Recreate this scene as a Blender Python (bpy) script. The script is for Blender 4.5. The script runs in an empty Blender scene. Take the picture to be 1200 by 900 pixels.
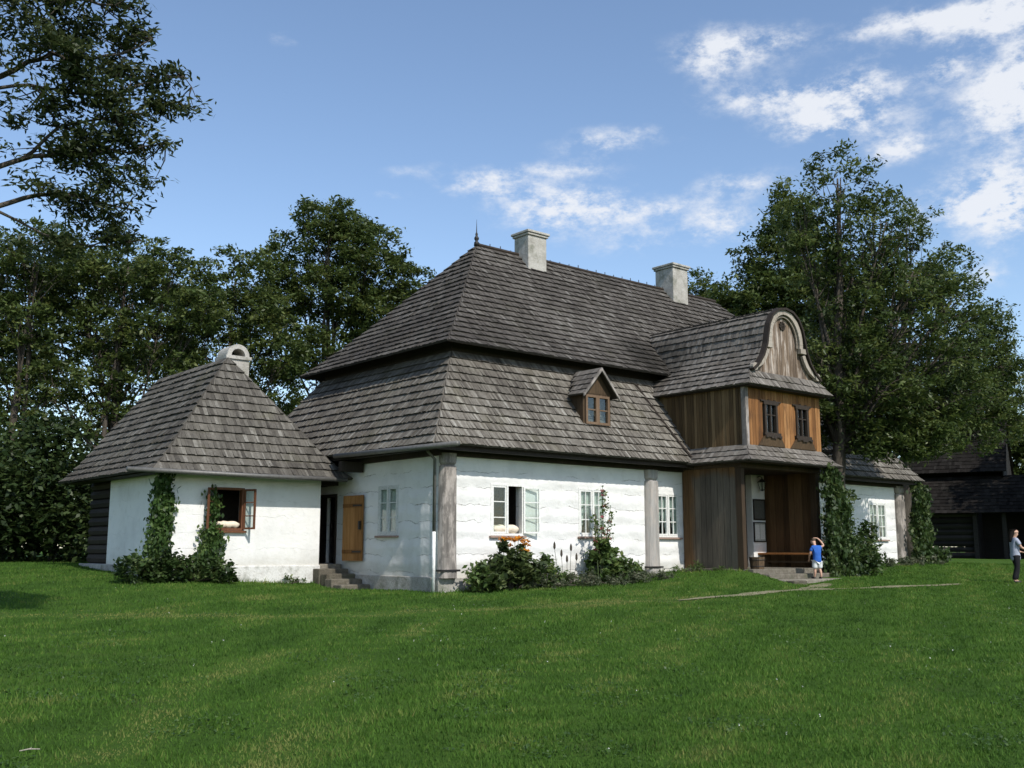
import bpy, bmesh, math, random
import numpy as np
from mathutils import Vector, Matrix
random.seed(7); RNG = np.random.default_rng(11)
S = bpy.context.scene; COL = S.collection
R = math.radians

# ------------------------------------------------------------------ camera
cam = bpy.data.cameras.new('camera'); camo = bpy.data.objects.new('camera', cam); COL.objects.link(camo)
AL, PIT = R(49.8), math.atan(193 / 1210)
FH = Vector((math.cos(AL), math.sin(AL), 0)); RT = Vector((math.sin(AL), -math.cos(AL), 0))
CAM = Vector((-15.363, -20.982, 1.08))
camo.location = CAM
camo.rotation_euler = (math.pi / 2 + PIT, 0, AL - math.pi / 2)
cam.sensor_width = 36; cam.lens = 36 * 1210 / 1200; cam.clip_end = 3000; cam.clip_start = .1
S.camera = camo
# ------------------------------------------------------------------ sun, sky, exposure
S.view_settings.view_transform = 'Standard'; S.view_settings.look = 'None'
S.view_settings.gamma = 1; S.view_settings.use_curve_mapping = False
S.view_settings.exposure = 0.55
SUN_EL, SUN_AZ = R(45), R(186)          # azimuth clockwise from +Y
sd = Vector((math.sin(SUN_AZ) * math.cos(SUN_EL), math.cos(SUN_AZ) * math.cos(SUN_EL), math.sin(SUN_EL)))
sl = bpy.data.lights.new('sun', 'SUN'); sl.energy = 3.05; sl.angle = R(.5); sl.color = (1, .955, .88)
so = bpy.data.objects.new('sun', sl); COL.objects.link(so); so.rotation_euler = sd.to_track_quat('Z', 'Y').to_euler()
so.location = (0, -20, 40)
W = bpy.data.worlds.new('World'); S.world = W; W.use_nodes = True
SKY_STRENGTH = .135

def build_world():
    nt = W.node_tree; N = nt.nodes; L = nt.links; N.clear()
    def nd(t, **k):
        n = N.new(t)
        for a, v in k.items(): setattr(n, a, v)
        return n
    def math_(op, a, b=None, clamp=False):
        n = nd('ShaderNodeMath', operation=op, use_clamp=clamp)
        for i, v in enumerate((a, b)):
            if v is None: continue
            if isinstance(v, (int, float)): n.inputs[i].default_value = v
            else: L.new(v, n.inputs[i])
        return n.outputs[0]
    out = nd('ShaderNodeOutputWorld')
    sky = nd('ShaderNodeTexSky', sky_type='NISHITA', sun_disc=False, sun_elevation=SUN_EL, sun_rotation=SUN_AZ)
    sky.air_density = 1.0; sky.dust_density = .6; sky.ozone_density = 1.6; sky.altitude = 200
    bg = nd('ShaderNodeBackground'); bg.inputs[1].default_value = SKY_STRENGTH
    hs = nd('ShaderNodeHueSaturation'); hs.inputs['Saturation'].default_value = 1.0; hs.inputs['Value'].default_value = .95
    L.new(sky.outputs[0], hs.inputs['Color']); L.new(hs.outputs[0], bg.inputs[0])
    tc = nd('ShaderNodeTexCoord')
    # warped sky direction for wispy cloud edges
    mp = nd('ShaderNodeMapping'); mp.inputs['Scale'].default_value = (1, 1, 1.9); L.new(tc.outputs['Generated'], mp.inputs[0])
    def noise(scale, detail, rough, off=0):
        m = nd('ShaderNodeMapping'); m.inputs['Location'].default_value = (off, off * .7, off * .3); L.new(mp.outputs[0], m.inputs[0])
        n = nd('ShaderNodeTexNoise'); n.inputs['Scale'].default_value = scale; n.inputs['Detail'].default_value = detail
        n.inputs['Roughness'].default_value = rough; L.new(m.outputs[0], n.inputs['Vector']); return n
    warp = noise(7, 4, .6, 3)
    wv = nd('ShaderNodeVectorMath', operation='SUBTRACT'); L.new(warp.outputs['Color'], wv.inputs[0]); wv.inputs[1].default_value = (.5, .5, .5)
    ws = nd('ShaderNodeVectorMath', operation='SCALE'); L.new(wv.outputs[0], ws.inputs[0]); ws.inputs['Scale'].default_value = .04
    wd = nd('ShaderNodeVectorMath', operation='ADD'); L.new(tc.outputs['Generated'], wd.inputs[0]); L.new(ws.outputs[0], wd.inputs[1])
    # cloud banks: azimuth right of the view centre, elevation, half widths (degrees), weight
    banks = [(-1.5, 19.8, 2.1, 0.64, 0.95), (2.0, 18.4, 2.3, 0.92, 1.0), (5.5, 18.8, 2.1, 0.82, 0.9), (3.2, 20.6, 2.1, 0.41, 0.75), (6.0, 22.2, 2.7, 0.53, 0.6), (9.0, 18.7, 1.3, 0.35, 0.6), (8.3, 17.4, 2.3, 0.64, 0.5),
             (13.0, 19.6, 1.8, 0.62, 0.7), (12.3, 17.5, 1.6, 1.08, 0.8), (13.0, 26.4, 2.6, 0.92, 0.8), (15.0, 23.9, 2.6, 0.68, 0.95), (17.7, 22.4, 2.3, 0.77, 1.1), (21.4, 20.8, 1.2, 0.68, 1.0), (19.5, 24.0, 1.6, 0.91, 0.95),
             (11.4, 25.8, 1.1, 0.85, 0.6), (15.6, 26.9, 1.1, 0.41, 0.5), (21.7, 26.5, 2.2, 0.5, 0.7), (25.2, 26.2, 2.4, 0.7, 0.7), (27.4, 26.0, 1.8, 0.77, 0.8), (24.0, 24.4, .8, 0.5, 0.7), (27.4, 22.2, 1.6, 1.5, 1.35),
             (25.6, 17.2, 2.3, 1.15, 1.3), (27.3, 17.3, 1.5, 1.24, 1.0), (25.3, 13.9, 1.0, 0.77, 0.7), (-13.3, 27.1, 0.9, 0.33, 0.5), (-5.9, 20.6, 1.3, 0.32, 0.4), (-7.0, 19.3, 1.0, 0.27, 0.4),
             (4.5, 21.6, 1.4, 0.45, 0.4), (6.8, 16.5, 1.8, 0.46, 0.45),
             (40, 22, 9, 4, 1.1), (55, 30, 12, 4, 1.0), (48, 12, 10, 3, .9), (120, 35, 20, 10, .7), (200, 30, 22, 10, .7), (270, 35, 16, 9, .6)]  # the last, beside and behind the camera, are added to whiten ambient light
    tot = None
    for az, el, sw, sh, wt in banks:
        a = math.atan2(FH.y, FH.x) - R(az); e = R(el)
        d0 = Vector((math.cos(a) * math.cos(e), math.sin(a) * math.cos(e), math.sin(e)))
        u = Vector((math.sin(a), -math.cos(a), 0)); v = u.cross(d0)
        if v.z < 0: v = -v
        def dotn(vec):
            n = nd('ShaderNodeVectorMath', operation='DOT_PRODUCT'); L.new(wd.outputs[0], n.inputs[0]); n.inputs[1].default_value = vec; return n.outputs['Value']
        sw *= 1.3; sh *= 1.22; du = dotn(u / math.tan(R(sw))); dv = math_('SUBTRACT', dotn(v / math.tan(R(sh))), v.dot(d0) / math.tan(R(sh)))
        q = math_('ADD', math_('MULTIPLY', du, du), math_('MULTIPLY', dv, dv))
        g = math_('MULTIPLY', math_('POWER', 2.718, math_('MULTIPLY', q, -1.0)), wt)
        front = math_('GREATER_THAN', dotn(d0), .3); g = math_('MULTIPLY', g, front)
        tot = g if tot is None else math_('ADD', tot, g)
    det = noise(20, 8, .66, 1.3)
    dm = nd('ShaderNodeMapRange'); dm.inputs['From Min'].default_value = .33; dm.inputs['From Max'].default_value = .62
    L.new(det.outputs['Fac'], dm.inputs['Value']); dm.inputs['To Min'].default_value = .0; dm.inputs['To Max'].default_value = 1.35
    fine = noise(58, 6, .65, 4.1); broad = noise(5, 4, .6, 8.2)
    var = math_('ADD', dm.outputs[0], math_('MULTIPLY', math_('SUBTRACT', fine.outputs['Fac'], .5), 1.5))
    tot = math_('MULTIPLY', tot, math_('ADD', math_('MULTIPLY', broad.outputs['Fac'], .8), .62))
    cov = math_('MULTIPLY', tot, var)
    cr = nd('ShaderNodeMapRange', interpolation_type='SMOOTHSTEP'); L.new(cov, cr.inputs['Value'])
    cr.inputs['From Min'].default_value = .09; cr.inputs['From Max'].default_value = 1.3; cr.inputs['To Max'].default_value = .92
    cb = nd('ShaderNodeBackground'); cb.inputs[0].default_value = (.90, .93, .99, 1); cb.inputs[1].default_value = .66
    mx = nd('ShaderNodeMixShader'); L.new(cr.outputs[0], mx.inputs[0]); L.new(bg.outputs[0], mx.inputs[1]); L.new(cb.outputs[0], mx.inputs[2])
    L.new(mx.outputs[0], out.inputs[0])
build_world()

# ------------------------------------------------------------------ helpers
def link(o, parent=None):
    COL.objects.link(o)
    if parent is not None: o.parent = parent
    return o
def tag(o, label=None, cat=None, group=None, kind=None):
    if label: o['label'] = label
    if cat: o['category'] = cat
    if group: o['group'] = group
    if kind: o['kind'] = kind
    return o
def thing(name, label, cat, loc=(0, 0, 0), rz=0, group=None):
    o = bpy.data.objects.new(name, None); o.empty_display_size = .3
    o.location = loc; o.rotation_euler = (0, 0, rz); link(o); return tag(o, label, cat, group)

class MB:
    """mesh builder with a per-face tint"""
    def __init__(s): s.v = []; s.f = []; s.t = []; s.sm = False
    def vert(s, p): s.v.append(tuple(p)); return len(s.v) - 1
    def face(s, pts, t=.5):
        b = len(s.v); s.v += [tuple(p) for p in pts]; s.f.append(tuple(range(b, b + len(pts)))); s.t.append(t)
    def hexa(s, p, t=.5):      # p: 4 bottom, 4 top, same winding (ccw seen from top)
        b = len(s.v); s.v += [tuple(q) for q in p]
        for q in ((3, 2, 1, 0), (4, 5, 6, 7), (0, 1, 5, 4), (1, 2, 6, 5), (2, 3, 7, 6), (3, 0, 4, 7)):
            s.f.append(tuple(b + i for i in q)); s.t.append(t)
    def box(s, x0, x1, y0, y1, z0, z1, t=.5):
        if x1 < x0: x0, x1 = x1, x0
        if y1 < y0: y0, y1 = y1, y0
        s.hexa([(x0, y0, z0), (x1, y0, z0), (x1, y1, z0), (x0, y1, z0), (x0, y0, z1), (x1, y0, z1), (x1, y1, z1), (x0, y1, z1)], t)
    def obox(s, O, u, n, u0, u1, n0, n1, z0, z1, t=.5):   # box in wall space; right handed either way
        O = Vector(O); u = Vector(u); n = Vector(n)
        P = lambda a, b, c: O + u * a + n * b + Vector((0, 0, c))
        q = [P(u0, n0, z0), P(u1, n0, z0), P(u1, n1, z0), P(u0, n1, z0), P(u0, n0, z1), P(u1, n0, z1), P(u1, n1, z1), P(u0, n1, z1)]
        if u.cross(n).z < 0: q = [q[3], q[2], q[1], q[0], q[7], q[6], q[5], q[4]]
        s.hexa(q, t)
    def tube(s, pts, rad, sides=8, t=.5, cap=True):
        pts = [Vector(p) for p in pts]
        if isinstance(rad, (int, float)): rad = [rad] * len(pts)
        rings = []; ref = None
        for i, p in enumerate(pts):
            d = (pts[min(i + 1, len(pts) - 1)] - pts[max(i - 1, 0)])
            if d.length < 1e-9: d = Vector((0, 0, 1))
            d.normalize()
            if ref is None: ref = Vector((1, 0, 0)) if abs(d.x) < .8 else Vector((0, 1, 0))
            a = (ref - d * ref.dot(d))
            if a.length < 1e-6: a = d.orthogonal()
            a.normalize(); ref = a; b = d.cross(a)
            rings.append([s.vert(p + (a * math.cos(2 * math.pi * k / sides) + b * math.sin(2 * math.pi * k / sides)) * rad[i]) for k in range(sides)])
        for i in range(len(rings) - 1):
            for k in range(sides):
                k2 = (k + 1) % sides
                s.f.append((rings[i][k], rings[i][k2], rings[i + 1][k2], rings[i + 1][k])); s.t.append(t)
        if cap:
            s.f.append(tuple(reversed(rings[0]))); s.t.append(t); s.f.append(tuple(rings[-1])); s.t.append(t)
    def lathe(s, c, prof, sides=12, t=.5):
        c = Vector(c); s.tube([c + Vector((0, 0, z)) for r, z in prof], [max(r, .001) for r, z in prof], sides, t)
    def build(s, name, mat, parent=None, smooth=False, bevel=0):
        me = bpy.data.meshes.new(name); me.from_pydata(s.v, [], s.f)
        at = me.attributes.new('tint', 'FLOAT', 'FACE'); at.data.foreach_set('value', np.array(s.t, dtype=np.float32))
        if smooth: me.polygons.foreach_set('use_smooth', [True] * len(s.f))
        me.materials.append(mat); me.update()
        o = bpy.data.objects.new(name, me); link(o, parent)
        if bevel:
            m = o.modifiers.new('bevel', 'BEVEL'); m.width = bevel; m.segments = 2; m.limit_method = 'ANGLE'; m.angle_limit = R(40)
        return o

def np_mesh(name, verts, nper, tint, mat, parent=None):
    """many separate n-gons from an array of vertices (count*nper, 3)"""
    me = bpy.data.meshes.new(name); nv = len(verts); nf = nv // nper
    me.vertices.add(nv); me.vertices.foreach_set('co', np.ascontiguousarray(verts, dtype=np.float32).ravel())
    me.loops.add(nv); me.loops.foreach_set('vertex_index', np.arange(nv, dtype=np.int32))
    me.polygons.add(nf); me.polygons.foreach_set('loop_start', np.arange(0, nv, nper, dtype=np.int32))
    at = me.attributes.new('tint', 'FLOAT', 'FACE'); at.data.foreach_set('value', np.asarray(tint, dtype=np.float32))
    me.materials.append(mat); me.update(calc_edges=True); me.validate()
    o = bpy.data.objects.new(name, me); return link(o, parent)

# ------------------------------------------------------------------ materials
class NT:
    def __init__(s, name):
        s.m = bpy.data.materials.new(name); s.m.use_nodes = True; s.nt = s.m.node_tree; s.N = s.nt.nodes; s.L = s.nt.links
        s.p = s.N['Principled BSDF']; s.out = s.N['Material Output']
        s.tc = s.N.new('ShaderNodeTexCoord')
    def set(s, sock, v):
        if hasattr(v, 'is_linked') or hasattr(v, 'links'): s.L.new(v, sock)
        else: sock.default_value = v
    def pos(s, scale=(1, 1, 1), rot=(0, 0, 0), loc=(0, 0, 0)):
        n = s.N.new('ShaderNodeMapping'); n.inputs['Scale'].default_value = scale; n.inputs['Rotation'].default_value = rot; n.inputs['Location'].default_value = loc
        s.L.new(s.tc.outputs['Object'], n.inputs[0]); return n.outputs[0]
    def noise(s, scale, detail=5, rough=.6, vec=None, dist=0):
        n = s.N.new('ShaderNodeTexNoise'); n.inputs['Scale'].default_value = scale; n.inputs['Detail'].default_value = detail
        n.inputs['Roughness'].default_value = rough; n.inputs['Distortion'].default_value = dist
        s.L.new(vec if vec is not None else s.tc.outputs['Object'], n.inputs['Vector']); return n.outputs['Fac']
    def ramp(s, fac, stops):
        n = s.N.new('ShaderNodeValToRGB'); e = n.color_ramp.elements
        while len(e) < len(stops): e.new(.5)
        for i, (p, c) in enumerate(stops):
            e[i].position = p; e[i].color = (*c, 1) if len(c) == 3 else c
        s.L.new(fac, n.inputs[0]); return n.outputs[0]
    def mix(s, fac, a, b, mode='MIX'):
        n = s.N.new('ShaderNodeMix'); n.data_type = 'RGBA'; n.blend_type = mode
        s.set(n.inputs[0], fac)
        for sock, v in ((n.inputs[6], a), (n.inputs[7], b)):
            if isinstance(v, tuple): sock.default_value = (*v, 1) if len(v) == 3 else v
            else: s.L.new(v, sock)
        return n.outputs[2]
    def rng(s, v, a, b, c=0, d=1, smooth=True):
        n = s.N.new('ShaderNodeMapRange'); n.interpolation_type = 'SMOOTHSTEP' if smooth else 'LINEAR'
        s.L.new(v, n.inputs['Value'])
        for k, q in (('From Min', a), ('From Max', b), ('To Min', c), ('To Max', d)): n.inputs[k].default_value = q
        return n.outputs[0]
    def math(s, op, a, b=0., clamp=False):
        n = s.N.new('ShaderNodeMath'); n.operation = op; n.use_clamp = clamp
        s.set(n.inputs[0], a); s.set(n.inputs[1], b); return n.outputs[0]
    def tint(s):
        n = s.N.new('ShaderNodeAttribute'); n.attribute_name = 'tint'; return n.outputs['Fac']
    def sep(s, v=None):
        n = s.N.new('ShaderNodeSeparateXYZ'); s.L.new(v if v is not None else s.tc.outputs['Object'], n.inputs[0]); return n.outputs
    def bump(s, h, strength=.5, dist=.02):
        n = s.N.new('ShaderNodeBump'); n.inputs['Strength'].default_value = strength; n.inputs['Distance'].default_value = dist
        s.L.new(h, n.inputs['Height']); s.L.new(n.outputs[0], s.p.inputs['Normal'])
    def fin(s, color, rough=.8, spec=.3, metal=0):
        if isinstance(color, tuple): s.p.inputs['Base Color'].default_value = (*color, 1)
        else: s.L.new(color, s.p.inputs['Base Color'])
        s.set(s.p.inputs['Roughness'], rough); s.p.inputs['Specular IOR Level'].default_value = spec; s.p.inputs['Metallic'].default_value = metal
        return s.m

def m_shingle(name, stops, moss=(.085, .095, .045), mossy=.35, dark=.5, valley=None):
    n = NT(name); t = n.tint()
    a = n.noise(.55, 4, .65); fine = n.noise(17, 5, .7, n.pos((1, 1, .14))); speck = n.noise(45, 3, .7)
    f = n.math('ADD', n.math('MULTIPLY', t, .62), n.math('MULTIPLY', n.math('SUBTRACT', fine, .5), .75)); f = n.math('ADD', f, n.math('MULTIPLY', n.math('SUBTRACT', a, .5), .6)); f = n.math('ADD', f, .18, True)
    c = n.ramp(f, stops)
    c = n.mix(n.math('MULTIPLY', n.rng(n.noise(.9, 5, .7, n.pos(loc=(4, 2, 7))), .52, .75), mossy), c, moss)
    c = n.mix(n.math('MULTIPLY', n.rng(n.noise(.33, 5, .75, n.pos(loc=(9, 1, 3))), .47, .66), dark), c, (.035, .03, .026))
    c = n.mix(n.math('MULTIPLY', n.rng(speck, .62, .8), .35), c, (.30, .29, .26))
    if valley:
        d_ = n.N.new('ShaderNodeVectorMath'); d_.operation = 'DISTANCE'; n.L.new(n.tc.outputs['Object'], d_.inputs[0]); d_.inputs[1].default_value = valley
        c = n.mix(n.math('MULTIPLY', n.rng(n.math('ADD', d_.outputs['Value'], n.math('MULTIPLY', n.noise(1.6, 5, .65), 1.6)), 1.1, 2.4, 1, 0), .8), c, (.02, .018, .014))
    n.bump(n.math('ADD', fine, n.math('MULTIPLY', speck, .4)), .6, .012)
    return n.fin(c, .85, .2)
def m_planks(name, c0, c1, c2, grain=(12, 12, .5), rough=.75, weather=None):
    n = NT(name); t = n.tint()
    g = n.noise(3, 7, .68, n.pos(grain), .4); k = n.noise(1.1, 4, .6, n.pos((1, 1, .35)))
    f = n.math('ADD', n.math('MULTIPLY', n.math('SUBTRACT', g, .5), 1.1), n.math('ADD', n.math('MULTIPLY', t, .5), n.math('MULTIPLY', k, .5)), True)
    c = n.ramp(f, [(.12, c0), (.5, c1), (.88, c2)])
    if weather: c = weather(n, c, f)
    n.bump(g, .5, .01)
    return n.fin(c, rough, .25)
def m_plaster(name, logs=True, base=(.76, .75, .725), crack=1.0):
    n = NT(name)
    big = n.noise(.9, 5, .6); mid = n.noise(4, 6, .65); fine = n.noise(38, 4, .6)
    c = n.mix(n.rng(big, .42, .72), base, tuple(q * .86 for q in base))
    c = n.mix(n.math('MULTIPLY', n.rng(mid, .52, .76), .45), c, (.55, .53, .48))
    z = n.sep()[2]
    # rain splash and damp close to the ground
    damp = n.math('MULTIPLY', n.rng(n.math('ADD', z, n.math('MULTIPLY', n.noise(3, 5, .6), .7)), .55, 1.35, 1, 0), .75)
    c = n.mix(damp, c, (.47, .45, .39))
    # horizontal cracks between the plastered logs
    wob = n.noise(1.7, 5, .6); zz = n.math('ADD', z, n.math('MULTIPLY', wob, .34))
    fr = n.math('FRACT', n.math('MULTIPLY', zz, 1 / .43)); ln = n.math('ABSOLUTE', n.math('SUBTRACT', fr, .5))
    fz = n.noise(14, 5, .7)
    line = n.rng(n.math('ADD', ln, n.math('MULTIPLY', n.math('SUBTRACT', fz, .5), .09)), .0, .024, 1, 0)
    part = n.rng(n.noise(1.3, 3, .5, n.pos(loc=(3, 8, 1))), .44, .52)
    line = n.math('MULTIPLY', n.math('MULTIPLY', line, part), .5 * crack, True)
    c = n.mix(line, c, (.22, .20, .17))
    h = n.math('ADD', n.math('MULTIPLY', mid, .7), n.math('MULTIPLY', fine, .18))
    if logs: h = n.math('ADD', h, n.math('MULTIPLY', n.rng(ln, 0, .5), -.9 if False else .55))
    h = n.math('SUBTRACT', h, n.math('MULTIPLY', line, .8))
    n.bump(h, .8, .04)
    return n.fin(c, .9, .15)
def m_stone(name, c0, c1, c2, scale=5):
    n = NT(name); a = n.noise(scale, 6, .7); b = n.noise(scale * 8, 4, .7)
    f = n.math('ADD', n.math('MULTIPLY', a, .7), n.math('MULTIPLY', b, .3))
    f = n.math('ADD', f, n.math('MULTIPLY', n.math('SUBTRACT', n.tint(), .5), .4))
    c = n.ramp(f, [(.3, c0), (.52, c1), (.72, c2)])
    c = n.mix(n.math('MULTIPLY', n.rng(n.noise(2.3, 4, .6, n.pos(loc=(5, 5, 5))), .52, .7), .5), c, (.09, .10, .055))
    n.bump(n.math('ADD', a, n.math('MULTIPLY', b, .5)), .8, .03); return n.fin(c, .92, .15)
def m_leaf(name, c0, c1, c2, trans=.35, rough=.5):
    n = NT(name); t = n.tint(); c = n.ramp(t, [(.0, c0), (.55, c1), (1., c2)])
    n.fin(c, rough, .35)
    tr = n.N.new('ShaderNodeBsdfTranslucent'); hs = n.N.new('ShaderNodeHueSaturation'); hs.inputs['Value'].default_value = 1.3; hs.inputs['Hue'].default_value = .485
    n.L.new(c, hs.inputs['Color']); n.L.new(hs.outputs[0], tr.inputs[0])
    mx = n.N.new('ShaderNodeMixShader'); mx.inputs[0].default_value = trans
    n.L.new(n.p.outputs[0], mx.inputs[1]); n.L.new(tr.outputs[0], mx.inputs[2]); n.L.new(mx.outputs[0], n.out.inputs[0]); return n.m
def m_plain(name, c, rough=.6, spec=.4, metal=0, var=.25, scale=12):
    n = NT(name); f = n.noise(scale, 5, .6)
    return n.fin(n.mix(n.rng(f, .3, .75), tuple(q * (1 + var * .4) for q in c), tuple(q * (1 - var) for q in c)), rough, spec, metal)
def m_glass():
    n = NT('window_glass'); N = n.N
    tr = N.new('ShaderNodeBsdfTransparent'); tr.inputs[0].default_value = (.86, .9, .89, 1)
    gl = N.new('ShaderNodeBsdfGlossy'); gl.inputs['Roughness'].default_value = .03; gl.inputs[0].default_value = (1, 1, 1, 1)
    fr = N.new('ShaderNodeLayerWeight'); fr.inputs[0].default_value = .5
    b = N.new('ShaderNodeBump'); b.inputs['Strength'].default_value = .25; b.inputs['Distance'].default_value = .01
    n.L.new(n.noise(5, 2, .5), b.inputs['Height']); n.L.new(b.outputs[0], gl.inputs['Normal'])
    mx = N.new('ShaderNodeMixShader'); n.L.new(n.math('ADD', n.math('MULTIPLY', n.math('POWER', fr.outputs['Facing'], 4.), .75), .05), mx.inputs[0])
    n.L.new(tr.outputs[0], mx.inputs[1]); n.L.new(gl.outputs[0], mx.inputs[2]); n.L.new(mx.outputs[0], n.out.inputs[0]); return n.m
def w_porch_side(n, c, f):
    # boards out of the rain (by the wall and under the eave) stay brown, the rest is bleached grey
    x = n.sep(); sheltered = n.math('MAXIMUM', n.rng(x[1], -.75, -.2), n.rng(n.math('ADD', x[2], n.math('MULTIPLY', n.math('ABSOLUTE', n.math('ADD', x[1], 1.3)), .22)), 3.1, 3.6))
    sheltered = n.math('ADD', sheltered, n.math('ADD', n.math('MULTIPLY', n.math('SUBTRACT', n.noise(1.6, 5, .6, n.pos((1, 3, .6))), .5), 1.1), n.math('MULTIPLY', n.math('SUBTRACT', n.tint(), .5), .15)), True)
    sheltered = n.rng(sheltered, .15, .85)
    grey = n.ramp(f, [(.1, (.045, .038, .03)), (.5, (.118, .099, .076)), (.9, (.24, .205, .165))])
    return n.mix(sheltered, grey, c)
def w_gable(n, c, f):
    k = n.rng(n.noise(2.0, 5, .65, n.pos((3, 1, .5))), .45, .62)
    return n.mix(k, c, n.ramp(f, [(.1, (.10, .08, .065)), (.5, (.33, .27, .22)), (.9, (.52, .45, .39))]))
def w_front(n, c, f):
    # weathered dark toward the eave corner boards and drips under the sills
    k = n.rng(n.noise(1.5, 5, .65, n.pos((2.2, 1, .55), loc=(2, 0, 1))), .5, .7)
    return n.mix(n.math('MULTIPLY', k, .75), c, (.075, .036, .016))
def w_post(n, c, f):
    k = n.rng(n.noise(2.2, 6, .7, n.pos((2, 2, .7), loc=(1, 4, 2))), .44, .6)
    return n.mix(n.math('MULTIPLY', k, .8), c, (.40, .355, .32))

M = {}
M['roof_low'] = m_shingle('roof_shingle_pale', [(.0, (.031, .027, .022)), (.35, (.104, .092, .076)), (.65, (.178, .163, .138)), (1, (.33, .315, .278))], (0.108, 0.101, 0.054), .35, .4)
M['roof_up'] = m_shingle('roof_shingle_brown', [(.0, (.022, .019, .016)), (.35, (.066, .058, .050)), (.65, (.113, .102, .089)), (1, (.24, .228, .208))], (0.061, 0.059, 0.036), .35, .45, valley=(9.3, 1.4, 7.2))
M['roof_annex'] = m_shingle('roof_shingle_grey', [(.0, (.025, .022, .019)), (.35, (.077, .070, .059)), (.65, (.130, .120, .102)), (1, (.26, .248, .219))], (0.086, 0.083, 0.043), .45, .45)
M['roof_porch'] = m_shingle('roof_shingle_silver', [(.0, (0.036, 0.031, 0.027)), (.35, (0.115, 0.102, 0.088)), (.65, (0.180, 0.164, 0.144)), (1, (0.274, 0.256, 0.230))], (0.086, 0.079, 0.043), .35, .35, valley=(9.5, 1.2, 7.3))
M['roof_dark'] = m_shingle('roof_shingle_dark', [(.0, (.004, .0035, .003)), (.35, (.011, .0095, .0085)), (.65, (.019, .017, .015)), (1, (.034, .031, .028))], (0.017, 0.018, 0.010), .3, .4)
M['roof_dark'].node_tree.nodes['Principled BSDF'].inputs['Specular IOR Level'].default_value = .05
M['deck'] = m_planks('roof_deck_wood', (.02, .016, .012), (.04, .03, .022), (.06, .048, .036))
M['plaster'] = m_plaster('limewashed_log_wall')
M['plaster_end'] = m_plaster('limewashed_end_wall', True, (.70, .695, .68), 1.3)
M['plaster_annex'] = m_plaster('limewashed_annex_wall', False, (.78, .77, .745), .3)
M['plinth'] = m_stone('plinth_render', (.22, .205, .18), (.36, .345, .315), (.52, .50, .47), 3)
M['plinth_white'] = m_stone('plinth_whitewash', (.44, .42, .39), (.66, .65, .62), (.76, .75, .73), 2.5)
M['stone'] = m_stone('step_stone', (.085, .075, .056), (.16, .142, .112), (.27, .245, .20), 6)
M['chimney'] = m_stone('chimney_render', (.25, .235, .20), (.42, .40, .36), (.56, .54, .50), 3)
M['orange'] = m_planks('porch_board_orange', (.09, .038, .013), (.235, .105, .034), (.40, .21, .085), weather=w_front)
M['brown'] = m_planks('porch_board_brown', (.028, .018, .010), (.075, .048, .026), (.14, .092, .052))
M['dormer_sash'] = m_planks('light_brown_sash', (.08, .05, .03), (.155, .10, .062), (.25, .18, .12))
M['darkbrown'] = m_planks('dark_brown_beam', (.02, .013, .008), (.05, .032, .018), (.10, .064, .036))
M['brown_in'] = m_planks('warm_brown_board', (.042, .023, .010), (.105, .058, .025), (.19, .112, .052))
M['brown_grey'] = m_planks('upper_side_board', (.04, .025, .011), (.125, .078, .035), (.22, .148, .075))
M['side'] = m_planks('porch_board_weathered', (.06, .032, .014), (.155, .085, .036), (.26, .155, .075), weather=w_porch_side)
M['gable'] = m_planks('gable_board', (.05, .035, .025), (.125, .088, .06), (.22, .16, .11), weather=w_gable)
M['trim'] = m_planks('gable_trim_wood', (.13, .105, .08), (.32, .28, .23), (.56, .52, .46))
M['darkwood'] = m_planks('dark_aged_wood', (.012, .009, .007), (.032, .024, .018), (.062, .047, .036))
M['post'] = m_planks('grey_log_post', (.07, .062, .055), (.165, .148, .132), (.29, .265, .24), (10, 10, .35), weather=w_post)
M['post_pale'] = m_planks('pale_log_post', (.16, .15, .14), (.30, .285, .265), (.46, .44, .42), (10, 10, .35), weather=w_post)
M['door'] = m_planks('ochre_door_plank', (.11, .046, .012), (.235, .11, .032), (.36, .19, .07))
M['bench'] = m_planks('varnished_bench_wood', (.16, .06, .018), (.30, .125, .04), (.42, .2, .075), (8, 8, 8))
M['sash'] = m_plain('white_sash_paint', (.74, .735, .70), .5, .4, 0, .18, 20)
M['sash_grey'] = m_plain('grey_sash_paint', (.55, .56, .54), .55, .4, 0, .2, 20)
M['redwood'] = m_planks('red_brown_sash_wood', (.06, .024, .012), (.135, .056, .028), (.21, .10, .055))
M['sill'] = m_planks('window_sill_wood', (.18, .11, .085), (.30, .21, .17), (.42, .33, .28))
M['cloth'] = m_plain('cream_bedding_cloth', (.72, .62, .49), .9, .1, 0, .15, 9)
M['curtain'] = m_plain('lace_curtain', (.56, .60, .55), .95, .05, 0, .25, 22)
M['iron'] = m_plain('black_iron', (.025, .023, .022), .55, .4, .3)
M['zinc'] = m_plain('grey_zinc', (.15, .145, .135), .55, .5, .4)
M['pipe_white'] = m_plain('white_pipe_paint', (.78, .78, .76), .4, .5)
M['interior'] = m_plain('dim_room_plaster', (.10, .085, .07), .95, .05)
M['glass'] = m_glass()
M['board'] = m_plain('notice_board_print', (.42, .42, .36), .5, .3, 0, .35, 16)
M['paper'] = m_plain('notice_paper', (.66, .65, .6), .6, .3, 0, .2, 30)
M['plaque'] = m_plain('slate_plaque', (.10, .10, .088), .5, .4, 0, .3, 24)
M['bark'] = m_planks('tree_bark', (.022, .018, .014), (.065, .054, .042), (.12, .105, .085), (7, 7, 1.2), .95)
M['bark_pale'] = m_planks('pale_tree_bark', (.05, .042, .03), (.125, .11, .085), (.21, .19, .155), (7, 7, 1.2), .95)
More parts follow.
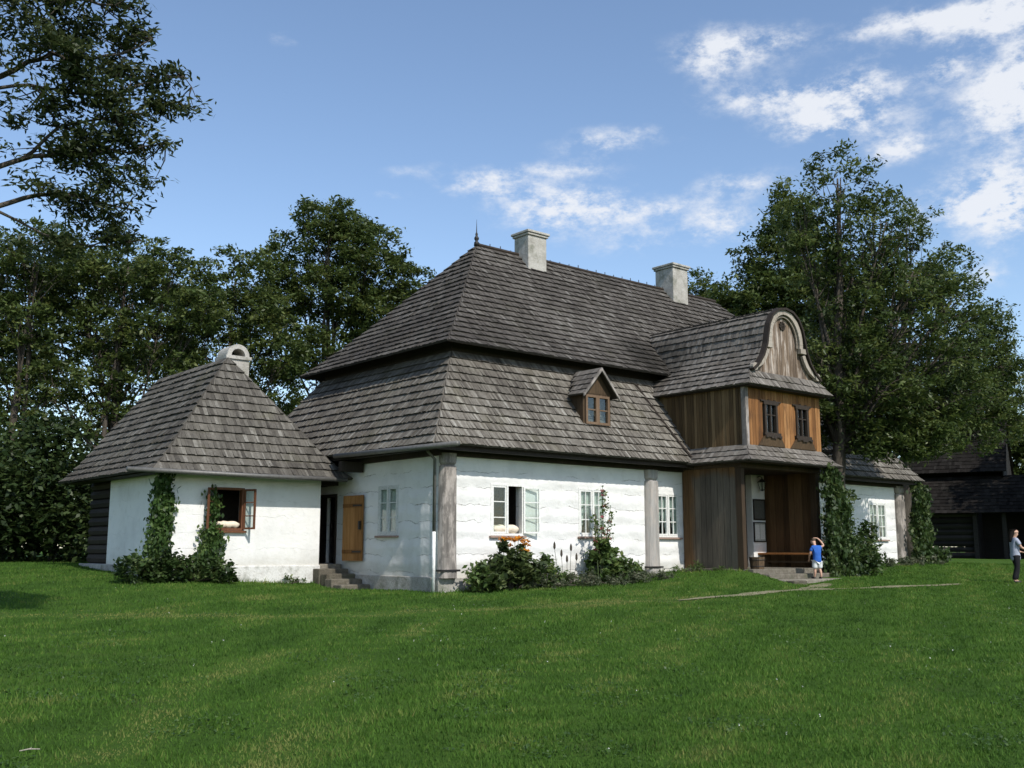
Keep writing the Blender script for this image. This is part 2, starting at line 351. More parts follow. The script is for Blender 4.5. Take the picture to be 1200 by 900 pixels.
M['leaf_ash'] = m_leaf('ash_leaf', (.028, .046, .011), (.066, .100, .024), (.145, .175, .05))
M['leaf_wood'] = m_leaf('woodland_leaf', (.031, .050, .012), (.072, .106, .025), (.15, .175, .05))
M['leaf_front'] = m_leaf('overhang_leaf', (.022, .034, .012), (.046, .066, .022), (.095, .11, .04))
M['leaf_shrub'] = m_leaf('shrub_leaf', (.014, .027, .008), (.034, .060, .016), (.07, .10, .03))
M['leaf_ivy'] = m_leaf('creeper_leaf', (.022, .048, .012), (.058, .112, .026), (.13, .19, .055))
M['leaf_ivy_dark'] = m_leaf('dark_creeper_leaf', (.018, .036, .010), (.043, .078, .019), (.11, .145, .05))
M['leaf_garden'] = m_leaf('garden_leaf', (.035, .065, .016), (.085, .14, .036), (.18, .22, .07))
M['leaf_bronze'] = m_leaf('bronze_green_leaf', (.026, .042, .014), (.062, .092, .028), (.13, .16, .06))
M['leaf_grey'] = m_leaf('grey_green_herb', (.05, .065, .035), (.10, .12, .065), (.18, .18, .12))
M['petal_orange'] = m_leaf('orange_petal', (.46, .17, .012), (.64, .28, .022), (.78, .40, .05), .25)
M['petal_pink'] = m_leaf('pink_petal', (.30, .04, .07), (.50, .10, .14), (.68, .28, .30), .25)
M['stem'] = m_plain('green_stem', (.06, .085, .03), .8, .2)

# ------------------------------------------------------------------ terrain
_TP = np.array([(0, -.5, 0), (-.4, 2, .0), (-.5, 3.4, .02), (-.9, 4.2, .12), (2, -.3, .05), (4, -.5, .12), (6.5, -.7, .2), (8, -.4, .38), (9.1, -1.2, .42), (9.1, -2.5, .40),
    (8.0, -3.4, .22), (9.6, -3.3, .2), (7.2, -4.8, .07), (11, -3.3, .17), (12.6, -3.2, .24), (14, -1, .42), (15, -2, .25), (18.6, -.3, .5), (22, -.3, .52), (24, -1, .5),
    (11, -4.2, .12), (13.5, -6.4, .08), (15.5, -7, .1), (20, -8, .15), (-5.2, 4.2, .27), (-3, 4.2, .2), (-5.5, 7.8, .45), (-5.4, 11, .58), (-9, 11, .58), (-12, 6, .3), (-8, 18, .6), (0, 24, .65), (12, 26, .6),
    (-10, -.8, -.1), (-5.6, -4.7, -.1), (-.7, -5.3, -.05), (3.6, -6, .02), (7.3, -5.7, .06), (32, 4, .55), (40, 9, .55), (46, 6, .5), (30, -12, .2),
    (-15.4, -21, -.55), (-10, -15, -.5), (-5, -10, -.27), (2, -12, -.25), (-14, -9, -.3), (8, -14, -.12), (20, -20, 0), (-22, -8, -.3), (-20, -24, -.6), (-8, -24, -.5), (-30, 8, .1), (-22, 28, .6),
    (10, 5, .3), (20, 5, .45), (10, 12, .4)], float)
def _phi(d): return d
_A = np.linalg.norm(_TP[:, None, :2] - _TP[None, :, :2], axis=2); _n = len(_TP)
_K = np.zeros((_n + 1, _n + 1)); _K[:_n, :_n] = -np.sqrt(_A ** 2 + .8) - np.eye(_n) * .05; _K[:_n, _n] = 1; _K[_n, :_n] = 1
_Wt = np.linalg.solve(_K, np.append(_TP[:, 2], 0))
def ground(x, y):
    x = np.asarray(x, float); y = np.asarray(y, float)
    d = np.sqrt((x[..., None] - _TP[:, 0]) ** 2 + (y[..., None] - _TP[:, 1]) ** 2 + .8)
    z = -(d * _Wt[:_n]).sum(-1) + _Wt[_n]
    r = np.hypot(x - 5, y - 2); k = np.clip((r - 38) / 40, 0, 1); k = k * k * (3 - 2 * k)
    und = .018 * np.sin(x * 1.1 + np.sin(y * .7) * 1.3) * np.sin(y * .9 + 1.7 * np.sin(x * .43)) + .01 * np.sin(x * 2.3 + y * 1.9)
    return z * (1 - k) + .5 * k + und
def gz(x, y): return float(ground(np.array([x]), np.array([y]))[0])

def m_lawn():
    n = NT('lawn_soil_and_turf')
    a = n.noise(.28, 5, .6); b = n.noise(1.6, 6, .65); c = n.noise(14, 5, .7); d = n.noise(70, 4, .7)
    f = n.math('ADD', n.math('MULTIPLY', a, .45), n.math('MULTIPLY', b, .35)); f = n.math('ADD', f, n.math('MULTIPLY', n.math('SUBTRACT', c, .35), .45))
    col = n.ramp(f, [(.28, (.030, .068, .010)), (.5, (.060, .122, .016)), (.75, (.10, .15, .03))])
    col = n.mix(n.math('MULTIPLY', n.rng(n.noise(.7, 5, .7, n.pos(loc=(7, 3, 0))), .58, .75), .45), col, (.085, .088, .032))
    n.bump(n.math('ADD', c, n.math('MULTIPLY', d, .6)), .9, .06)
    return n.fin(col, .95, .1)
M['lawn'] = m_lawn()
M['grass'] = m_leaf('grass_blade', (.034, .082, .010), (.076, .165, .018), (.22, .23, .065), .4, .85)
def m_path():
    n = NT('trodden_earth'); a = n.noise(2.5, 6, .7); b = n.noise(25, 5, .7)
    c = n.ramp(n.math('ADD', n.math('MULTIPLY', a, .5), n.math('MULTIPLY', b, .5)), [(.35, (.085, .10, .04)), (.5, (.20, .185, .11)), (.68, (.33, .30, .21))])
    n.bump(b, .7, .02); return n.fin(c, .95, .1)
M['path'] = m_path()

def build_ground():
    def axis(c0, c1, step, far):
        a = list(np.arange(c0, c1 + 1e-6, step)); s = step; q = a[0]; lo = []
        while q > -far: s *= 1.35; q -= s; lo.append(q)
        s = step; q = a[-1]; hi = []
        while q < far: s *= 1.35; q += s; hi.append(q)
        return np.array(lo[::-1] + a + hi)
    X = axis(-24, 30, .4, 1500); Y = axis(-26, 30, .4, 1500)
    gx, gy = np.meshgrid(X, Y, indexing='ij'); g = ground(gx, gy)
    nx, ny = gx.shape; v = np.stack([gx, gy, g], -1).reshape(-1, 3)
    i, j = np.meshgrid(np.arange(nx - 1), np.arange(ny - 1), indexing='ij'); b = (i * ny + j).ravel()
    f = np.stack([b, b + ny, b + ny + 1, b + 1], 1)
    me = bpy.data.meshes.new('ground'); me.from_pydata(v.tolist(), [], f.tolist()); me.polygons.foreach_set('use_smooth', [True] * len(f))
    me.materials.append(M['lawn']); me.update(); o = link(bpy.data.objects.new('ground', me)); o['kind'] = 'structure'
build_ground()

PATH = [(2.0, -6.0, .05), (2.9, -6.0, .12), (3.57, -5.95, .19), (5.3, -5.85, .24), (7.27, -5.7, .27), (9.2, -5.8, .27), (10.8, -6.0, .24), (12.4, -6.2, .2), (13.6, -6.4, .1)]
SPUR = [(7.2, -5.5, .04), (8.4, -5.0, .16), (9.4, -4.55, .24), (10.2, -4.2, .24), (10.7, -3.95, .12)]
def path_mesh(mb, pts, lift):
    P = [Vector((p[0], p[1], 0)) for p in pts]; rows = []
    N = 90
    for k in range(N + 1):
        t = k / N * (len(P) - 1); i = min(int(t), len(P) - 2); u = t - i
        a, b = P[i], P[i + 1]; c = a.lerp(b, u); w = pts[i][2] * (1 - u) + pts[i + 1][2] * u
        d = (b - a).normalized(); s = Vector((-d.y, d.x, 0)); w1 = w * (.75 + .5 * random.random()); w2 = w * (.75 + .5 * random.random())
        row = []
        for q in (-w2, -w2 * .4, w1 * .4, w1):
            p = c + s * q; row.append(mb.vert((p.x, p.y, gz(p.x, p.y) + lift)))
        rows.append(row)
    for k in range(N):
        for q in range(3):
            mb.f.append((rows[k][q], rows[k + 1][q], rows[k + 1][q + 1], rows[k][q + 1])); mb.t.append(.5)
mb = MB(); path_mesh(mb, PATH, .014); path_mesh(mb, SPUR, .019)
o = mb.build('path', M['path'], smooth=True); o['kind'] = 'structure'

# ------------------------------------------------------------------ wall, window and roof builders
Xp, Yp = Vector((1, 0, 0)), Vector((0, 1, 0)); Xm, Ym = -Xp, -Yp
def wall_grid(mb, O, u, n, L, z0, z1, th, holes=(), t=.5, nseg=.6):
    """wall panel from O along u, outer face at O, thickness th inwards, rectangular holes (u0,u1,z0,z1)"""
    O = Vector(O); flip = u.cross(Vector((0, 0, 1))).dot(n) < 0
    us = {0, L}; zs = {z0, z1}
    for a, b, c, d in holes: us |= {a, b}; zs |= {c, d}
    us = sorted(us); zs = sorted(zs)
    P = lambda a, z, k: O + u * a - n * (th * k) + Vector((0, 0, z))
    def q(pts):
        if flip: pts = pts[::-1]
        mb.face(pts, t)
    for i in range(len(us) - 1):
        for j in range(len(zs) - 1):
            a, b, c, d = us[i], us[i + 1], zs[j], zs[j + 1]; m, k = (a + b) / 2, (c + d) / 2
            if any(h[0] < m < h[1] and h[2] < k < h[3] for h in holes): continue
            q([P(a, c, 0), P(b, c, 0), P(b, d, 0), P(a, d, 0)]); q([P(a, d, 1), P(b, d, 1), P(b, c, 1), P(a, c, 1)])
    def rim(a, b, c, d, s):
        e = [(a, c), (b, c), (b, d), (a, d)]
        for i in range(4):
            p, r_ = e[i], e[(i + 1) % 4]; pts = [P(*p, 0), P(*p, 1), P(*r_, 1), P(*r_, 0)]
            q(pts if s else pts[::-1])
    rim(0, L, z0, z1, True)
    for h in holes: rim(*h, False)

def sash_bars(mb, O, u, n, u0, u1, z0, z1, cols, rows, d0, d1, fr=.05, bar=.026):
    mb.obox(O, u, n, u0, u0 + fr, d0, d1, z0, z1); mb.obox(O, u, n, u1 - fr, u1, d0, d1, z0, z1)
    mb.obox(O, u, n, u0 + fr, u1 - fr, d0, d1, z0, z0 + fr); mb.obox(O, u, n, u0 + fr, u1 - fr, d0, d1, z1 - fr, z1)
    e = (d1 - d0) * .25
    for r in range(1, rows):
        z = z0 + (z1 - z0) * r / rows; mb.obox(O, u, n, u0 + fr, u1 - fr, d0 + e, d1 - e, z - bar / 2, z + bar / 2)
    for c in range(1, cols):
        x = u0 + (u1 - u0) * c / cols; mb.obox(O, u, n, x - bar / 2, x + bar / 2, d0 + e * .8, d1 - e * .8, z0 + fr, z1 - fr)
def window(parent, O, u, n, u0, u1, z0, z1, cols=1, rows=3, mat='sash', skip=(), curtain=True, sill='sill', sillout=.08, casements=2, proud=.015, label=None):
    """outer frame + casements; skip = casements that stand open"""
    O = Vector(O); mb = MB(); w = .055
    mb.obox(O, u, n, u0, u0 + w, -.12, proud, z0, z1); mb.obox(O, u, n, u1 - w, u1, -.12, proud, z0, z1)
    mb.obox(O, u, n, u0 + w, u1 - w, -.12, proud, z1 - w, z1); mb.obox(O, u, n, u0 + w, u1 - w, -.12, proud, z0, z0 + w)
    iu0, iu1, iz0, iz1 = u0 + w, u1 - w, z0 + w, z1 - w; cw = (iu1 - iu0) / casements; g = MB()
    if casements == 2: mb.obox(O, u, n, iu0 + cw - .025, iu0 + cw + .025, -.1, proud + .012, iz0, iz1)
    for c in range(casements):
        if c in skip: continue
        a, b = iu0 + cw * c + .004, iu0 + cw * (c + 1) - .004
        if casements == 2: a, b = (a, b - .024) if c == 0 else (a + .024, b)
        sash_bars(mb, O, u, n, a, b, iz0 + .004, iz1 - .004, cols, rows, -.055, proud - .008, .042)
        g.obox(O, u, n, a + .02, b - .02, -.03, -.024, iz0 + .02, iz1 - .02)
    f = mb.build('window', M[mat], parent)
    if label: f['label'] = label
    if g.v: g.build('pane', M['glass'], f)
    if sill:
        s = MB(); s.obox(O, u, n, u0 - .05, u1 + .05, -.02, sillout, z0 - .06, z0 - .008); s.build('sill', M[sill], f, bevel=.006)
    if curtain:
        for c in range(casements):
            if c in skip: continue
            s = MB(); a, b = iu0 + cw * c, iu0 + cw * (c + 1); K = 26; rows_ = []
            for k in range(K + 1):
                q = k / K; x = a + (b - a) * q; dd = -.10 + .014 * math.sin(k * 1.9) + .006 * random.random()
                gap = .62 if c == 0 else .38
                lo = iz0 + .05 + (.55 * (iz1 - iz0) * math.exp(-((q - gap) / .22) ** 2) if curtain == 'parted' else 0)
                rows_.append((s.vert(O + u * x + n * dd + Vector((0, 0, lo))), s.vert(O + u * x + n * dd + Vector((0, 0, iz1)))))
            for k in range(K): s.f.append((rows_[k][0], rows_[k + 1][0], rows_[k + 1][1], rows_[k][1])); s.t.append(.5)
            s.build('curtain', M['curtain'], f)
    return f

def prof_at(prof):
    cum = [0]
    for a, b in zip(prof, prof[1:]): cum.append(cum[-1] + math.hypot(b[0] - a[0], b[1] - a[1]))
    T = cum[-1]
    def f(t):
        s = t * T
        for i in range(len(prof) - 1):
            if s <= cum[i + 1] or i == len(prof) - 2:
                q = (s - cum[i]) / max(cum[i + 1] - cum[i], 1e-9); a, b = prof[i], prof[i + 1]
                return (a[0] + (b[0] - a[0]) * q, a[1] + (b[1] - a[1]) * q)
    return f, T
def shingles(mb, O, u, n, prof, Lf, Rf, expo=.28, w=.07, lift=.062, rag=.035, hole=None, deck=None):
    """shingle courses on the surface O + u*a - n*inset + z ; Lf/Rf give the ends for a profile point"""
    O = Vector(O); f, T = prof_at(prof); nc = max(1, round(T / expo))
    def S(a, t, up=0.):
        i, z = f(min(max(t, -.05), 1)); i2, z2 = f(min(max(t, 0), .98) + .02); i1, z1 = f(min(max(t, 0), .98))
        d = math.hypot(i2 - i1, z2 - z1) or 1; ti, tz = (i2 - i1) / d, (z2 - z1) / d
        return O + u * a - n * i + Vector((0, 0, z)) + (n * tz + Vector((0, 0, ti))) * up
    flip = u.cross(Vector((0, 0, 1))).dot(n) < 0
    def add(pts, t):
        mb.face(pts[::-1] if flip else pts, t)
    for k in range(nc):
        t0 = k / nc; t1 = (k + 1) / nc; L0, R0 = Lf(f(t0)), Rf(f(t0)); L1, R1 = Lf(f(t1)), Rf(f(t1))
        a = L0; coursetint = random.uniform(-.07, .07); sagph = random.uniform(0, 6)
        while a < R0 - 1e-4:
            b = min(a + w * random.uniform(.6, 1.45), R0)
            if R0 - b < w * .35: b = R0
            ta = t0 + (random.uniform(-rag, rag) + .05 * math.sin(a * .9 + sagph) * .35) / nc
            if k == 0: ta = t0 + random.uniform(-rag * .6, rag * .6) / nc
            c, d = min(max(a, L1), R1), max(min(b, R1), L1)
            m = (a + b) / 2
            if not (hole and hole(m, f(t0), f(t1))):
                la = lift * random.uniform(.75, 1.3); g = random.uniform(0, .004)
                tt = min(max(random.gauss(.47, .21) + coursetint + (.4 if random.random() < .06 else 0), 0), 1)
                tp = min(t1 + .12 / nc, 1)
                p = [S(a + g, ta, la), S(b - g, ta, la), S(d, tp, .012), S(c, tp, .012)]
                add(p, tt)
                q0, q1 = S(a + g, ta, -.012), S(b - g, ta, -.012)
                add([q0, q1, p[1], p[0]], 0.)  # butt end: dark weathered grain, its tint also paints in the course shadow line
                add([q0, p[0], p[3]], tt * .5); add([q1, p[2], p[1]], tt * .5)
            a = b
    if deck is not None:
        K = 14
        for k in range(K):
            t0, t1 = k / K, (k + 1) / K; pts = [S(Lf(f(t0)), t0, -.02), S(Rf(f(t0)), t0, -.02), S(Rf(f(t1)), t1, -.02), S(Lf(f(t1)), t1, -.02)]
            deck.face(pts[::-1] if flip else pts, .4)
def planks(mb, O, u, n, L, z0, z1, th=.03, w=.17, holes=(), topf=None, botf=None, cover=False):
    """vertical boards; topf/botf(u) override the ends"""
    a = 0
    while a < L - 1e-4:
        b = min(a + w * random.uniform(.75, 1.3), L)
        if L - b < .05: b = L
        t = random.random(); pr = random.uniform(0, .010); m = (a + b) / 2; g = .006
        lo = botf(m) if botf else z0; hi = topf(m) if topf else z1
        segs = [(lo, hi)]
        for h in holes:
            if h[0] - .02 < m < h[1] + .02:
                ns = []
                for s0, s1 in segs:
                    if h[2] > s0: ns.append((s0, min(h[2], s1)))
                    if h[3] < s1: ns.append((max(h[3], s0), s1))
                segs = ns
        for s0, s1 in segs:
            if s1 - s0 > .01: mb.obox(O, u, n, a + g, b - g, -th, pr, s0, s1, t)
        if cover and b < L: mb.obox(O, u, n, b - .022, b + .022, pr + .001, .026, lo, hi, random.random())
        a = b

# ------------------------------------------------------------------ manor house
HL, HW = 22.0, 9.6
house = thing('manor_house', 'large whitewashed log manor house with two-tier shingle roof and wooden porch', 'house', (0, 0, 0))
# front wall: windows left of the porch, mirrored right of it, doorway in the porch
FW = [(1.64, 2.76, 1.42, 2.77), (4.8, 5.9, 1.42, 2.77), (8.02, 9.06, 1.42, 2.74), (16.1, 17.2, 1.42, 2.77), (19.72, 20.95, 1.42, 2.80)]
EW = [(1.84, 2.79, 1.43, 2.75), (5.02, 5.85, .66, 2.55)]
mb = MB(); wall_grid(mb, (0, 0, 0), Xp, Ym, HL, .34, 3.58, .3, FW)
wall_grid(mb, (HL, HW, 0), Xm, Yp, HL, .34, 3.58, .3); wall_grid(mb, (HL, .3, 0), Yp, Xp, HW - .6, .34, 3.58, .3)
mb.build('wall', M['plaster'], house)
mb = MB(); wall_grid(mb, (0, HW - .3, 0), Ym, Xm, HW - .6, .34, 3.58, .3, [(HW - .3 - b, HW - .3 - a, c, d) for a, b, c, d in EW]); mb.build('end_wall', M['plaster_end'], house)
mb = MB(); e = .05
mb.box(-e, HL + e, -e, .25, -.6, .36); mb.box(-e, .25, .25, HW + e, -.6, .38); mb.box(HL - .25, HL + e, .25, HW + e, -.6, .36); mb.box(.25, HL - .25, HW - .25, HW + e, -.6, .36)
mb.build('plinth', M['plinth'], house, bevel=.02)
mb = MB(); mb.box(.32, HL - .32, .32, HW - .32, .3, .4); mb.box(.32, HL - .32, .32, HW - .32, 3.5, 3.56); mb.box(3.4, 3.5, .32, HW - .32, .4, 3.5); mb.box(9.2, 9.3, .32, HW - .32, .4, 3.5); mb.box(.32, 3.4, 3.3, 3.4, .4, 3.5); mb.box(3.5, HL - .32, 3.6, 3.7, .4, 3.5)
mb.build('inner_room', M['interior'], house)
# front windows
w1 = window(house, (0, 0, 0), Xp, Ym, *FW[0], cols=1, rows=3, skip=(1,), curtain=False, label='white window with its right casement open')
mb = MB(); H1 = Vector((2.72, 0, 0)); ua = Vector((math.cos(R(-14)), math.sin(R(-14)), 0)); na = Vector((ua.y, -ua.x, 0))
sash_bars(mb, H1, ua, na, .03, .53, 1.48, 2.71, 1, 3, .01, .05, .045)
oc = mb.build('open_casement', M['sash'], w1)
mb = MB(); mb.obox(H1, ua, na, .05, .51, .027, .033, 1.5, 2.69); mb.build('pane', M['glass'], w1)
window(house, (0, 0, 0), Xp, Ym, *FW[1], cols=2, rows=3, curtain='parted')
window(house, (0, 0, 0), Xp, Ym, *FW[2], cols=2, rows=3, curtain='parted')
window(house, (0, 0, 0), Xp, Ym, *FW[3], cols=2, rows=3, curtain='parted')
window(house, (0, 0, 0), Xp, Ym, *FW[4], cols=2, rows=3, curtain='parted')
window(house, (0, 0, 0), Yp, Xm, *EW[0], cols=1, rows=3, mat='sash_grey', curtain=True)
# end door: opening frame and the plank leaf swung flat against the wall
mb = MB(); d = EW[1]
mb.obox((0, 0, 0), Yp, Xm, d[0] - .08, d[0], -.2, .03, d[2], d[3] + .08); mb.obox((0, 0, 0), Yp, Xm, d[1], d[1] + .08, -.2, .03, d[2], d[3] + .08); mb.obox((0, 0, 0), Yp, Xm, d[0], d[1], -.2, .03, d[3], d[3] + .08)
mb.build('door_frame', M['darkwood'], house)
mb = MB(); DO = Vector((-.05, 3.44, 0)); dv = Vector((-.10, .995, 0)).normalized(); dn = Vector((-dv.y, dv.x, 0))
for k in range(5): mb.obox(DO, dv, dn, k * .178 + .002, (k + 1) * .178 - .002, 0, .04 + .004 * (k % 2), .75, 2.54, random.random())
door = mb.build('door', M['door'], house)
for z in (1.0, 2.26):
    mb = MB(); mb.obox(DO, dv, dn, .02, .87, .045, .062, z - .05, z + .05, random.random()); bt = mb.build('batten', M['door'], door)
    mb = MB(); mb.obox(DO, dv, dn, .02, .4, .0625, .072, z - .022, z + .022); mb.build('hinge', M['iron'], door)
mb = MB(); mb.obox(DO, dv, dn, .06, .12, .045, .1, 1.6, 1.83); mb.build('handle', M['iron'], door)
# corner and middle log posts
def log_post(x0, x1, z0, z1, mat, nm='wall_post'):
    mb = MB(); c, r = (x0 + x1) / 2, (x1 - x0) / 2
    prof = [(1.06, z0), (1.04, z0 + .12), (.98, z0 + .5), (.97, z1 - .62), (.93, z1 - .34), (.72, z1 - .3), (.92, z1 - .24), (.98, z1)]
    rings = []; K = 12
    for s_, z in prof:
        rings.append([mb.vert((c - r * s_ * math.cos(math.pi * k / K) , -.005 - .19 * s_ * min(1, 1.5 * math.sin(math.pi * k / K)) * (1 + .05 * math.sin(k * 3.1 + z * 2)), z)) for k in range(K + 1)])
    for i in range(len(rings) - 1):
        for k in range(K): mb.f.append((rings[i][k], rings[i][k + 1], rings[i + 1][k + 1], rings[i + 1][k])); mb.t.append(.3 + .4 * random.random())
    mb.f.append(tuple(rings[-1])); mb.t.append(.5)
    p = mb.build(nm, M[mat], house, smooth=False)
    mb = MB(); mb.box(x0 - .04, x1 + .04, -.225, -.19, z0 + .16, z0 + .21); mb.box(x0 - .04, x0 - .012, -.19, 0, z0 + .16, z0 + .21); mb.box(x1 + .012, x1 + .04, -.19, 0, z0 + .16, z0 + .21)
    mb.build('iron_strap', M['iron'], p)
log_post(-.05, .46, .36, 3.46, 'post'); log_post(7.5, 8.0, .36, 3.40, 'post_pale'); log_post(21.6, 22.1, .36, 3.46, 'post')
# downpipe by the corner
mb = MB(); mb.tube([(-.12, .06, -.02), (-.12, .06, 1.5)], .045, 10); dp = mb.build('downpipe', M['pipe_white'], house, smooth=True)
mb = MB(); mb.tube([(-.12, .06, 1.5), (-.12, .06, 3.3), (-.4, .0, 3.5)], .042, 10); mb.build('upper_pipe', M['zinc'], dp, smooth=True)
# lower roof
def hipf(kx, i0, L):
    return (lambda p: i0[0] + (p[0] - i0[1]) * kx), (lambda p: L - (i0[0] + (p[0] - i0[1]) * kx))
LP = [(-.68, 3.62), (-.40, 3.98), (-.05, 4.45), (1.32, 6.43)]
mb, dk = MB(), MB()
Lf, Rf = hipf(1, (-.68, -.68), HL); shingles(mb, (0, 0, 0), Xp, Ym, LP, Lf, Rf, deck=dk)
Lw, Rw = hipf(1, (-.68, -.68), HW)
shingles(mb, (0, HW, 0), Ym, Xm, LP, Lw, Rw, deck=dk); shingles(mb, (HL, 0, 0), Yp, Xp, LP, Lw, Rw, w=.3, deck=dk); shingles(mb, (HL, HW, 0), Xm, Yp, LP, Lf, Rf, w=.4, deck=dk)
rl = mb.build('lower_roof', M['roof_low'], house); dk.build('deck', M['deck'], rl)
# eave soffit and wall plate
mb = MB(); s0, s1 = -.6, .02
for (x0, x1, y0, y1) in ((s0, HL - s0, s0, s1), (s0, HL - s0, HW - s1, HW - s0), (s0, s1, s1, HW - s1), (HL - s1, HL - s0, s1, HW - s1)): mb.box(x0, x1, y0, y1, 3.585, 3.62)
mb.box(-.10, HL + .10, -.10, -.003, 3.40, 3.582); mb.box(-.10, -.003, .002, HW + .1, 3.40, 3.582)
mb.box(-.56, HL + .56, -.56, -.42, 3.5, 3.583); mb.box(-.56, -.42, -.415, HW + .5, 3.5, 3.583)
mb.build('eave_soffit', M['darkwood'], house)
# upper roof
UP = [(.78, 6.57), (1.15, 6.90), (1.6, 7.34), (2.2, 7.96), (4.8, 10.9)]; UPx = 4.12 / 4.02
mb, dk = MB(), MB()
Lf, Rf = hipf(UPx, (.78, .78), HL); Lw, Rw = hipf(1 / UPx, (.78, .78), HW)
UPe = [(.78, 6.57), (1.16, 6.90), (1.62, 7.34), (2.24, 7.96), (4.9, 10.9)]
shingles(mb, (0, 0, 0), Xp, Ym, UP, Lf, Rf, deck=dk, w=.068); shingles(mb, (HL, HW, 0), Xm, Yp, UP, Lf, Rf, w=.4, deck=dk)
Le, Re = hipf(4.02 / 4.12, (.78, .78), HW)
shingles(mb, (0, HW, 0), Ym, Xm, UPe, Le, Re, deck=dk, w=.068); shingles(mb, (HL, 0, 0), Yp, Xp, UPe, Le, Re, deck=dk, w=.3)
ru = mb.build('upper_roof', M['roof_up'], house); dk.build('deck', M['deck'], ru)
mb = MB(); mb.tube([(4.85, 4.8, 10.93), (HL / 2, 4.8, 10.90), (HL - 4.85, 4.8, 10.93)], .075, 6)
for k in range(26): mb.box(5 + k * .45, 5.02 + k * .45, 4.78, 4.8, 10.96, 10.96 + random.uniform(.04, .12))
mb.build('ridge_cap', M['darkwood'], ru)
mb = MB()  # clerestory band in the gap between the two roofs
for (x0, x1, y0, y1) in ((1.36, HL - 1.36, 1.36, 1.5), (1.36, HL - 1.36, HW - 1.5, HW - 1.36), (1.36, 1.5, 1.5, HW - 1.5), (HL - 1.5, HL - 1.36, 1.5, HW - 1.5)): mb.box(x0, x1, y0, y1, 6.3, 7.06)
mb.box(.78, HL - .78, .78, HW - .78, 6.60, 6.62) if False else None
mb.build('roof_gap_wall', M['darkwood'], house)
mb = MB(); mb.lathe((4.9, 4.8, 10.9), [(.09, 0), (.08, .12), (.04, .16), (.075, .22), (.08, .27), (.035, .34), (.045, .4), (.018, .46), (.009, .7), (.004, .9)], 10); mb.build('finial', M['iron'], house, smooth=True)
def chimney(x0, x1, y0, y1, z0, z1):
    mb = MB(); mb.box(x0, x1, y0, y1, z0, z1 - .16); c = mb.build('chimney', M['chimney'], house, bevel=.02)
    mb = MB(); mb.box(x0 - .05, x1 + .05, y0 - .05, y1 + .05, z1 - .155, z1 - .08); mb.box(x0 - .09, x1 + .09, y0 - .09, y1 + .09, z1 - .077, z1 + .01); mb.box(x0 + .14, x1 - .14, y0 + .14, y1 - .14, z1 + .012, z1 + .05, .2)
    mb.build('chimney_cap', M['chimney'], c, bevel=.02)
chimney(6.68, 7.5, 4.25, 4.98, 9.6, 11.68); chimney(14.0, 14.85, 4.25, 5.15, 9.6, 11.86)
# gutter along the end eave
mb = MB(); mb.tube([(-.74, 3.9, 3.60), (-.76, 1, 3.56), (-.76, -1.75, 3.52)], .065, 8); mb.build('gutter', M['zinc'], house, smooth=True)
# dormer
mb = MB(); planks(mb, (5.0, .0, 0), Xp, Ym, 1.15, 4.5, 5.55, .06, .14, [(.1, 1.05, 4.6, 5.45)])
mb.face([(5.0, -.01, 5.5), (6.15, -.01, 5.5), (5.575, -.01, 6.2)], .4)
for x in (5.02, 6.07): mb.box(x, x + .06, .0, 1.0, 4.4, 5.55, .3)
dorm = mb.build('dormer', M['brown'], house)
mb = MB(); sash_bars(mb, Vector((5.1, 0, 0)), Xp, Ym, 0, .475, 4.6, 5.45, 1, 2, -.03, .05, .07, .035); sash_bars(mb, Vector((5.575, 0, 0)), Xp, Ym, 0, .475, 4.6, 5.45, 1, 2, -.03, .05, .07, .035)
mb.build('dormer_window', M['dormer_sash'], dorm)
mb = MB(); mb.box(5.12, 6.03, .004, .012, 4.62, 5.43); mb.build('dormer_pane', M['glass'], dorm)
mb = MB(); mb.box(5.1, 6.05, .25, .27, 4.5, 5.5); mb.build('dormer_inside', M['interior'], dorm)
mb, dk = MB(), MB()
for sgn, u, O in ((-1, Ym, (5.575, 0, 0)), (1, Yp, (5.575, 0, 0))):
    nn = Xm if sgn < 0 else Xp
    pr = [(-.72, 5.42), (-.55, 5.58), (0, 6.24)]
    if sgn < 0: shingles(mb, O, u, nn, pr, lambda p: -(.42 + (p[1] - 5.4) * .62), lambda p: .2, .2, .08, .04, deck=dk)
    else: shingles(mb, O, u, nn, pr, lambda p: -.2, lambda p: (.42 + (p[1] - 5.4) * .62), .2, .1, .04, deck=dk)
dr = mb.build('dormer_roof', M['roof_porch'], dorm); 
for f_ in range(len(dk.f)): pass
dk.build('dormer_deck', M['deck'], dorm)
mb = MB()
for sgn in (-1, 1): mb.hexa([(5.575 + sgn * .72, -.24, 5.35), (5.575, -.24, 6.15), (5.575, -.195, 6.15), (5.575 + sgn * .72, -.195, 5.35), (5.575 + sgn * .72, -.24, 5.43), (5.575, -.24, 6.25), (5.575, -.195, 6.25), (5.575 + sgn * .72, -.195, 5.43)])
mb.build('bargeboard', M['post'], dorm)

